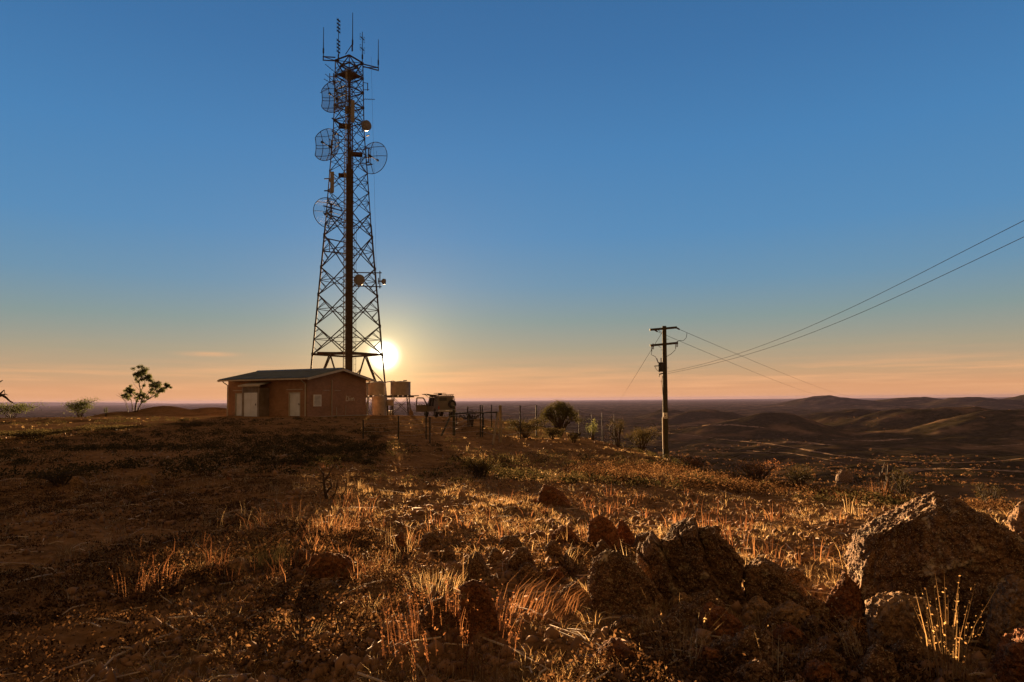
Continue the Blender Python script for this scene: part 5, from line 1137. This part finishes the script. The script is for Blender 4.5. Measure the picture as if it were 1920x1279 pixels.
tuft(1448, 1285, 14, .36, .05, 'thin bunch of pale upright straws at the bottom right', lean=(.02, .2), wd=0.0033, seed=4, seeds=3)
tuft(1440, 1178, 16, .24, .05, 'small sheaf of dry straws before the round brown stone', lean=(.05, .3), seed=5)
tuft(1275, 1255, 26, .42, .12, 'loose pale stalks rising between front stones right of centre', lean=(.05, .6), wd=0.0033, seed=6, seeds=3)
tuft(1128, 1128, 110, .20, .14, 'bright golden tuft glowing against the rounded brown boulder', lean=(.3, .9), wd=0.0022, tint=(.5, 1), seed=7)
tuft(815, 1108, 260, .20, .24, 'bright wide golden grass cushion behind the rough grey boulder', lean=(.2, .8), wd=0.0019, tint=(.55, 1), seed=8)
tuft(500, 1066, 220, .34, .20, 'rounded olive tussock left of the long low slab', 'greyweed', lean=(.1, .7), wd=0.0028, tint=(.1, .8), seed=9)
tuft(850, 1225, 190, .42, .42, 'sprawling patch of tall red stems before the rust red boulder', 'redweed', lean=(.03, .34), wd=0.0028, tint=(.0, .8), seed=10, seeds=8, name='weed_clump', cat='weed clump')
tuft(1010, 1160, 170, .34, .28, 'wind bent red and straw stems sweeping right toward the rounded brown boulder', 'redweed', lean=(.6, 1.1), wd=0.0028, tint=(.4, 1), seed=11, wind=.3, name='weed_clump', cat='weed clump')
tuft(248, 1130, 40, .36, .14, 'reddish stalk clump in the shade on the left, nearest the left edge', 'redweed', lean=(.05, .4), wd=0.0028, tint=(.3, .9), seed=12, seeds=4, name='weed_clump', cat='weed clump')
tuft(305, 1112, 34, .34, .12, 'reddish stalk clump in the shade just right of its twin', 'redweed', lean=(.05, .4), wd=0.0028, tint=(.3, 1), seed=13, seeds=4, name='weed_clump', cat='weed clump')
tuft(1640, 940, 90, .62, .3, 'tall ruddy grass clump left above the giant boulder', 'redweed', lean=(.05, .35), wd=0.0044, tint=(.5, 1), seed=14)
tuft(1610, 1250, 22, .5, .06, 'two long golden stalks crossing in front of the giant boulder', lean=(.3, .7), wd=0.0033, seed=15, wind=2.6, seeds=4)
tuft(565, 1215, 60, .16, .10, 'spiky pale tuft on bare soil at bottom left of centre', lean=(.2, .8), wd=0.0022, seed=16)
tuft(625, 1005, 150, .30, .35, 'hazy red grass patch behind the long low slab', 'redweed', lean=(.1, .6), wd=0.0033, tint=(.4, 1), seed=17, name='weed_clump', cat='weed clump')
tuft(1070, 1075, 20, .34, .08, 'dry straws leaning right beside the dark rock row', lean=(.2, .7), wd=0.0033, seed=18, wind=.2)

def shrub(u, v, wpx, hpx, Y, label, mat='leaf', nst=9, nleaf=1800, ls=.09, lump=8, seed=1, flat=.0, name='shrub', cat='shrub', base_w=.12, top_only=False, group=None):
    p = at(u, v, Y); gz = hz(p.x, Y); b = Vector((p.x, Y, gz)); h = max(at(u, v-hpx, Y).z-gz, .3); w_ = wpx*Y/F; rg = np.random.default_rng(seed); rr_ = random.Random(seed)
    root = empty(name, b, 0, label, cat, group); m = MB(); tips = []
    for i in range(nst):
        a = 2*math.pi*i/nst+rr_.uniform(-.4, .4); f_ = rr_.uniform(.35, 1) if i else .1
        tx_ = math.cos(a)*w_*.5*f_; ty_ = math.sin(a)*w_*.45*f_; tz_ = h*(rr_.uniform(.62, .95) if not flat else (1-.45*f_*f_)*rr_.uniform(.86, .98))
        if flat: f_ = math.sqrt(rr_.random()); tx_, ty_, tz_ = math.cos(a)*w_*.5*f_, math.sin(a)*w_*.5*f_, h*(1-.42*f_*f_)*rr_.uniform(.84, .98)
        s = Vector((math.cos(a)*base_w*.4, math.sin(a)*base_w*.4, -.1)); e = Vector((tx_, ty_, tz_)); md = s.lerp(e, .5)+Vector((-tx_*.12, -ty_*.12, h*.06)); r_ = .012*h+.012
        m.tube([s, md, e], [r_, r_*.7, r_*.3], 5, False); tips.append(e)
        for k in range(4):
            t_ = rr_.uniform(.35, .9); q_ = s.lerp(md, t_*2) if t_ < .5 else md.lerp(e, t_*2-1); e2 = q_+Vector((rr_.gauss(0, w_*.13), rr_.gauss(0, w_*.13), rr_.uniform(.08, .24)*h)); e2.z = min(e2.z, h*.97)
            if flat: q_ = md.lerp(e, rr_.uniform(.2, .8)); f2 = Vector((rr_.gauss(0, w_*.09), rr_.gauss(0, w_*.09), 0)); e2 = e+f2; e2.z = h*(1-.42*min(1.2, (e2.x**2+e2.y**2)/(w_*.5)**2))*rr_.uniform(.82, .98)
            m.tube([q_, e2], [r_*.45, r_*.2], 4, False); tips.append(e2)
    m.build('stem', M['bark'], root, False, False)
    T = np.array([t_[:] for t_ in tips]); k = rg.integers(0, len(T), nleaf); sg_ = np.array([w_, w_, h])*(.075 if not flat else .05)
    c = T[k]+rg.normal(size=(nleaf, 3))*sg_; c[:, 2] = np.maximum(c[:, 2], .03)
    V, f = leaves(c, rg.uniform(.6, 1.4, nleaf)*ls, rg, .4, .2); tt = np.repeat(np.clip(rg.uniform(0, 1, len(T))[k]*.7+rg.uniform(0, .3, nleaf), 0, 1), 4)
    np_mesh('foliage', V, f, M[mat], root, False, {'tint': tt}); return root
shrub(150, 782, 62, 33, 66, 'dense round dark shrub on the skyline left of the bare mound', 'leaf', 11, 2600, .13, seed=2)
shrub(20, 786, 110, 30, 60, 'wide ragged shrub on the skyline at the far left edge', 'leaf', 13, 2400, .13, seed=3)
shrub(199, 775, 16, 13, 68, 'tiny thin bush between the round shrub and the tree', 'leaf', 5, 120, .09, seed=4)
shrub(1049, 804, 68, 53, 42, 'umbrella shaped fine leaved bush rising behind the fence', 'acacia', 44, 11000, .06, seed=5, flat=1.0, name='umbrella_bush', base_w=.1)
shrub(1160, 832, 46, 46, 40, 'thin dark shrub between the guy wire and the power pole', 'greyweed', 9, 1300, .06, seed=6)
shrub(1204, 842, 70, 40, 42, 'broad olive shrub just left of the power pole foot', 'greyweed', 13, 3000, .07, seed=7)
shrub(1112, 822, 26, 34, 44, 'small yellow green sapling behind the slanting guy guard', 'leafy', 6, 500, .07, seed=8, name='sapling', cat='sapling')
shrub(1076, 836, 30, 26, 37, 'low dark round bush in front of the umbrella shaped one', 'greyweed', 9, 1300, .055, seed=9)
shrub(985, 826, 78, 40, 38, 'wide dark thicket right of the thick fence post', 'greyweed', 15, 3600, .07, seed=10)
shrub(1035, 832, 50, 30, 39, 'dark mounded bush directly under the umbrella shaped one', 'greyweed', 11, 2200, .07, seed=11)
shrub(700, 842, 40, 22, 30, 'low hazy weed bush left of the leaning fence pickets', 'greyweed', 9, 700, .05, seed=12)
shrub(60, 862, 150, 56, 30, 'broad dark scrub bush in the shade at the left edge', 'greyweed', 17, 4200, .075, seed=13)
shrub(215, 838, 120, 34, 38, 'dark low bush in front of the bare mound', 'greyweed', 13, 2600, .07, seed=14)
shrub(360, 828, 90, 20, 42, 'flat dark bush before the left end of the shed', 'greyweed', 11, 1800, .06, seed=15)
shrub(110, 985, 110, 70, 13, 'tangled dead looking bush in the shade on the left', 'greyweed', 17, 1500, .035, seed=16)
shrub(900, 896, 70, 40, 17, 'low grey green bush beside the golden grass at the centre', 'greyweed', 15, 2400, .035, seed=17)
shrub(1300, 880, 60, 26, 24, 'ruddy low bush right of the power pole foot', 'redweed', 13, 1300, .04, seed=18)
shrub(1420, 892, 90, 30, 21, 'long dark red bush on the brow of the hill', 'redweed', 17, 1700, .04, seed=19)
shrub(1500, 896, 70, 26, 20, 'dark tangled bush on the brow left of the low round rock', 'greyweed', 13, 1500, .04, seed=20)
shrub(1690, 905, 40, 26, 18, 'dark squat bush on the brow right of the low round rock', 'greyweed', 11, 900, .035, seed=21)
shrub(1855, 930, 60, 24, 15, 'dark flat weed bush near the right edge behind the giant boulder', 'greyweed', 11, 900, .03, seed=22)
shrub(1660, 884, 40, 24, 60, 'bare twiggy bush just beyond the brow of the hill', 'greyweed', 11, 260, .05, seed=23)
shrub(885, 776, 26, 8, 47, 'dark fallen brush heap beside the pipe rail', 'greyweed', 9, 500, .06, seed=24)
# tree on the mound, skeleton set out limb by limb
TYY = 70.0
def tree_from(limbs, clumps, Yd, label, leafn, ls, seed, base_uv, name='gum_tree'):
    g = at(*base_uv, Yd); gz = hz(g.x, Yd); b = Vector((g.x, Yd, gz)); root = empty(name, b, 0, label, 'tree'); rr_ = random.Random(seed); rg = np.random.default_rng(seed)
    m = MB()
    for pts, r0_, r1_ in limbs:
        n = len(pts); dz = rr_.uniform(-1.0, 1.0); P = [at(u, v, Yd+dz*i/(n-1))-b for i, (u, v) in enumerate(pts)]; P[0].z = -.35 if pts[0][1] > 758 else P[0].z
        m.tube(P, [r0_+(r1_-r0_)*i/(n-1) for i in range(n)], 7)
    m.build('trunk', M['bark'], root)
    C_, S_ = [], []
    for (u, v, wr, hr_, k) in clumps:
        wr *= 1.2; hr_ *= 1.15
        dy = rr_.uniform(-.9, .9); p = at(u, v, Yd+dy)-b; sub = 7
        for _ in range(sub):
            q_ = p+Vector((rr_.gauss(0, wr*.55), rr_.gauss(0, wr*.55), rr_.gauss(0, hr_*.7)))*Yd/F; nn = int(k*leafn/sub); c = np.array(q_[:])+rg.normal(size=(nn, 3))*np.array([wr, wr, hr_*1.3])*.2*Yd/F; C_.append(c); S_.append(np.full(nn, rg.uniform(0, .8)))
    c = np.concatenate(C_); s = np.concatenate(S_); V, f = leaves(c, rg.uniform(.6, 1.4, len(c))*ls, rg, .38, .3)
    np_mesh('crown', V, f, M['leaf'], root, False, {'tint': np.repeat(np.clip(s+rg.uniform(0, .25, len(c)), 0, 1), 4)}); return root
tree_from([([(253, 763), (256, 752), (262, 742), (264, 732), (261, 722), (262, 712), (266, 702)], 0.090, 0.030), ([(262, 742), (266, 730), (272, 718), (270, 706)], 0.054, 0.018), ([(254, 760), (266, 754), (280, 748), (293, 740), (305, 731), (314, 726)], 0.066, 0.018),
           ([(268, 753), (276, 740), (288, 730), (298, 724)], 0.042, 0.015), ([(252, 760), (246, 750), (238, 743), (232, 740)], 0.042, 0.018), ([(243, 762), (236, 752), (226, 745), (217, 740)], 0.036, 0.009), ([(243, 762), (232, 748), (221, 737)], 0.024, 0.007), ([(262, 732), (252, 722), (247, 712)], 0.021, 0.006), ([(258, 748), (248, 738), (240, 730)], 0.030, 0.012), ([(280, 748), (290, 735), (292, 727)], 0.030, 0.012)],
          [(262, 695, 9, 6, 1.3), (270, 702, 9, 6, 1.2), (256, 702, 7, 5, .8), (272, 711, 8, 5, 1), (266, 711, 7, 4, .6), (288, 722, 8, 5, 1), (297, 724, 9, 5, 1.1), (308, 728, 8, 4, .9), (315, 724, 5, 3, .6), (300, 733, 8, 5, .7), (285, 734, 8, 5, .6), (241, 731, 6, 4, .7), (235, 737, 6, 4, .6), (246, 737, 7, 4, .6), (240, 744, 8, 4, .7), (256, 738, 7, 4, .4), (265, 740, 6, 5, .5), (272, 745, 7, 4, .6), (258, 750, 7, 4, .5)],
          TYY, 'wispy gum tree with leaning limbs on the mound at left', 650, .16, 5, (253, 763))
g = gnd(-40, 900); dead = empty('dead_branch', g, 0, 'bare dead branch reaching in over the skyline at the left edge', 'branch'); m = MB(); yb = g.y
for pts, r_ in (([(-40, 900), (-30, 800), (-22, 748), (-5, 743), (4, 741), (12, 746), (18, 752), (24, 755)], .05), ([(-5, 743), (3, 736), (8, 731), (9, 738)], .02), ([(4, 741), (10, 739), (15, 741)], .02), ([(-22, 748), (-12, 722), (0, 716), (5, 713)], .03)):
    P = [at(u, v, yb)-g for u, v in pts]; m.tube(P, [r_*(1-.75*i/(len(P)-1)) for i in range(len(P))], 6)
m.build('limb', M['bark'], dead)
g = gnd(614, 936); db = empty('dead_bush', g, 0, 'small leafless dead bush with crooked twigs on the shaded slope left of centre', 'bush'); m = MB(); yb = g.y
for pts, r_ in (([(614, 942), (609, 918), (607, 900), (606, 884)], .035), ([(608, 902), (616, 890), (624, 876), (634, 868)], .02), ([(610, 925), (622, 912), (619, 903), (611, 901)], .022), ([(618, 935), (628, 926), (632, 912), (632, 900)], .02), ([(612, 938), (602, 938), (594, 930), (584, 932)], .025), ([(614, 940), (640, 932), (648, 918), (649, 898)], .016), ([(607, 905), (598, 904), (588, 898)], .014), ([(606, 890), (600, 880), (596, 872)], .012), ([(624, 876), (622, 868), (626, 862)], .01), ([(594, 930), (588, 922), (582, 920)], .012)):
    yo = rs.uniform(-.15, .15); P = [at(u, v, yb+yo*i/(len(pts)-1))-g for i, (u, v) in enumerate(pts)]; m.tube(P, [r_*(1-.7*i/(len(P)-1)) for i in range(len(P))], 6)
m.build('twig', M['bark'], db)
a, b = gnd(608, 1043), gnd(672, 1042); m = MB(); z = max(a.z, b.z)
pa, pb2 = at(610, 1038, a.y+.05), at(668, 1041, a.y+.1); m.tube([pa, pa.lerp(pb2, .5)+Vector((0, 0, .008)), pb2], [.011, .01, .005], 6); tag(m.build('stick', M['twig']), 'pale straight stick lying along the top of the long low slab', 'stick')

# ---------------------------------------------------------------- haze
HAZE_DENSITY = 2.6e-5; HAZE_COL = (.075, .07, .13); HAZE_G = 0.3
hm, t, o = new_mat('evening_haze'); vo = t.new('ShaderNodeVolumePrincipled'); vo.inputs['Density'].default_value = HAZE_DENSITY; vo.inputs['Color'].default_value = (*HAZE_COL, 1); vo.inputs['Anisotropy'].default_value = HAZE_G
t.link(vo.outputs[0], o.inputs['Volume'])
zlo = float(min(Z.min(), -64))-1.5
m = MB(); m.box((0, 0, (zlo+55)/2), (80200, 80200, 55-zlo)); tag(m.build('haze', hm), kind='stuff')
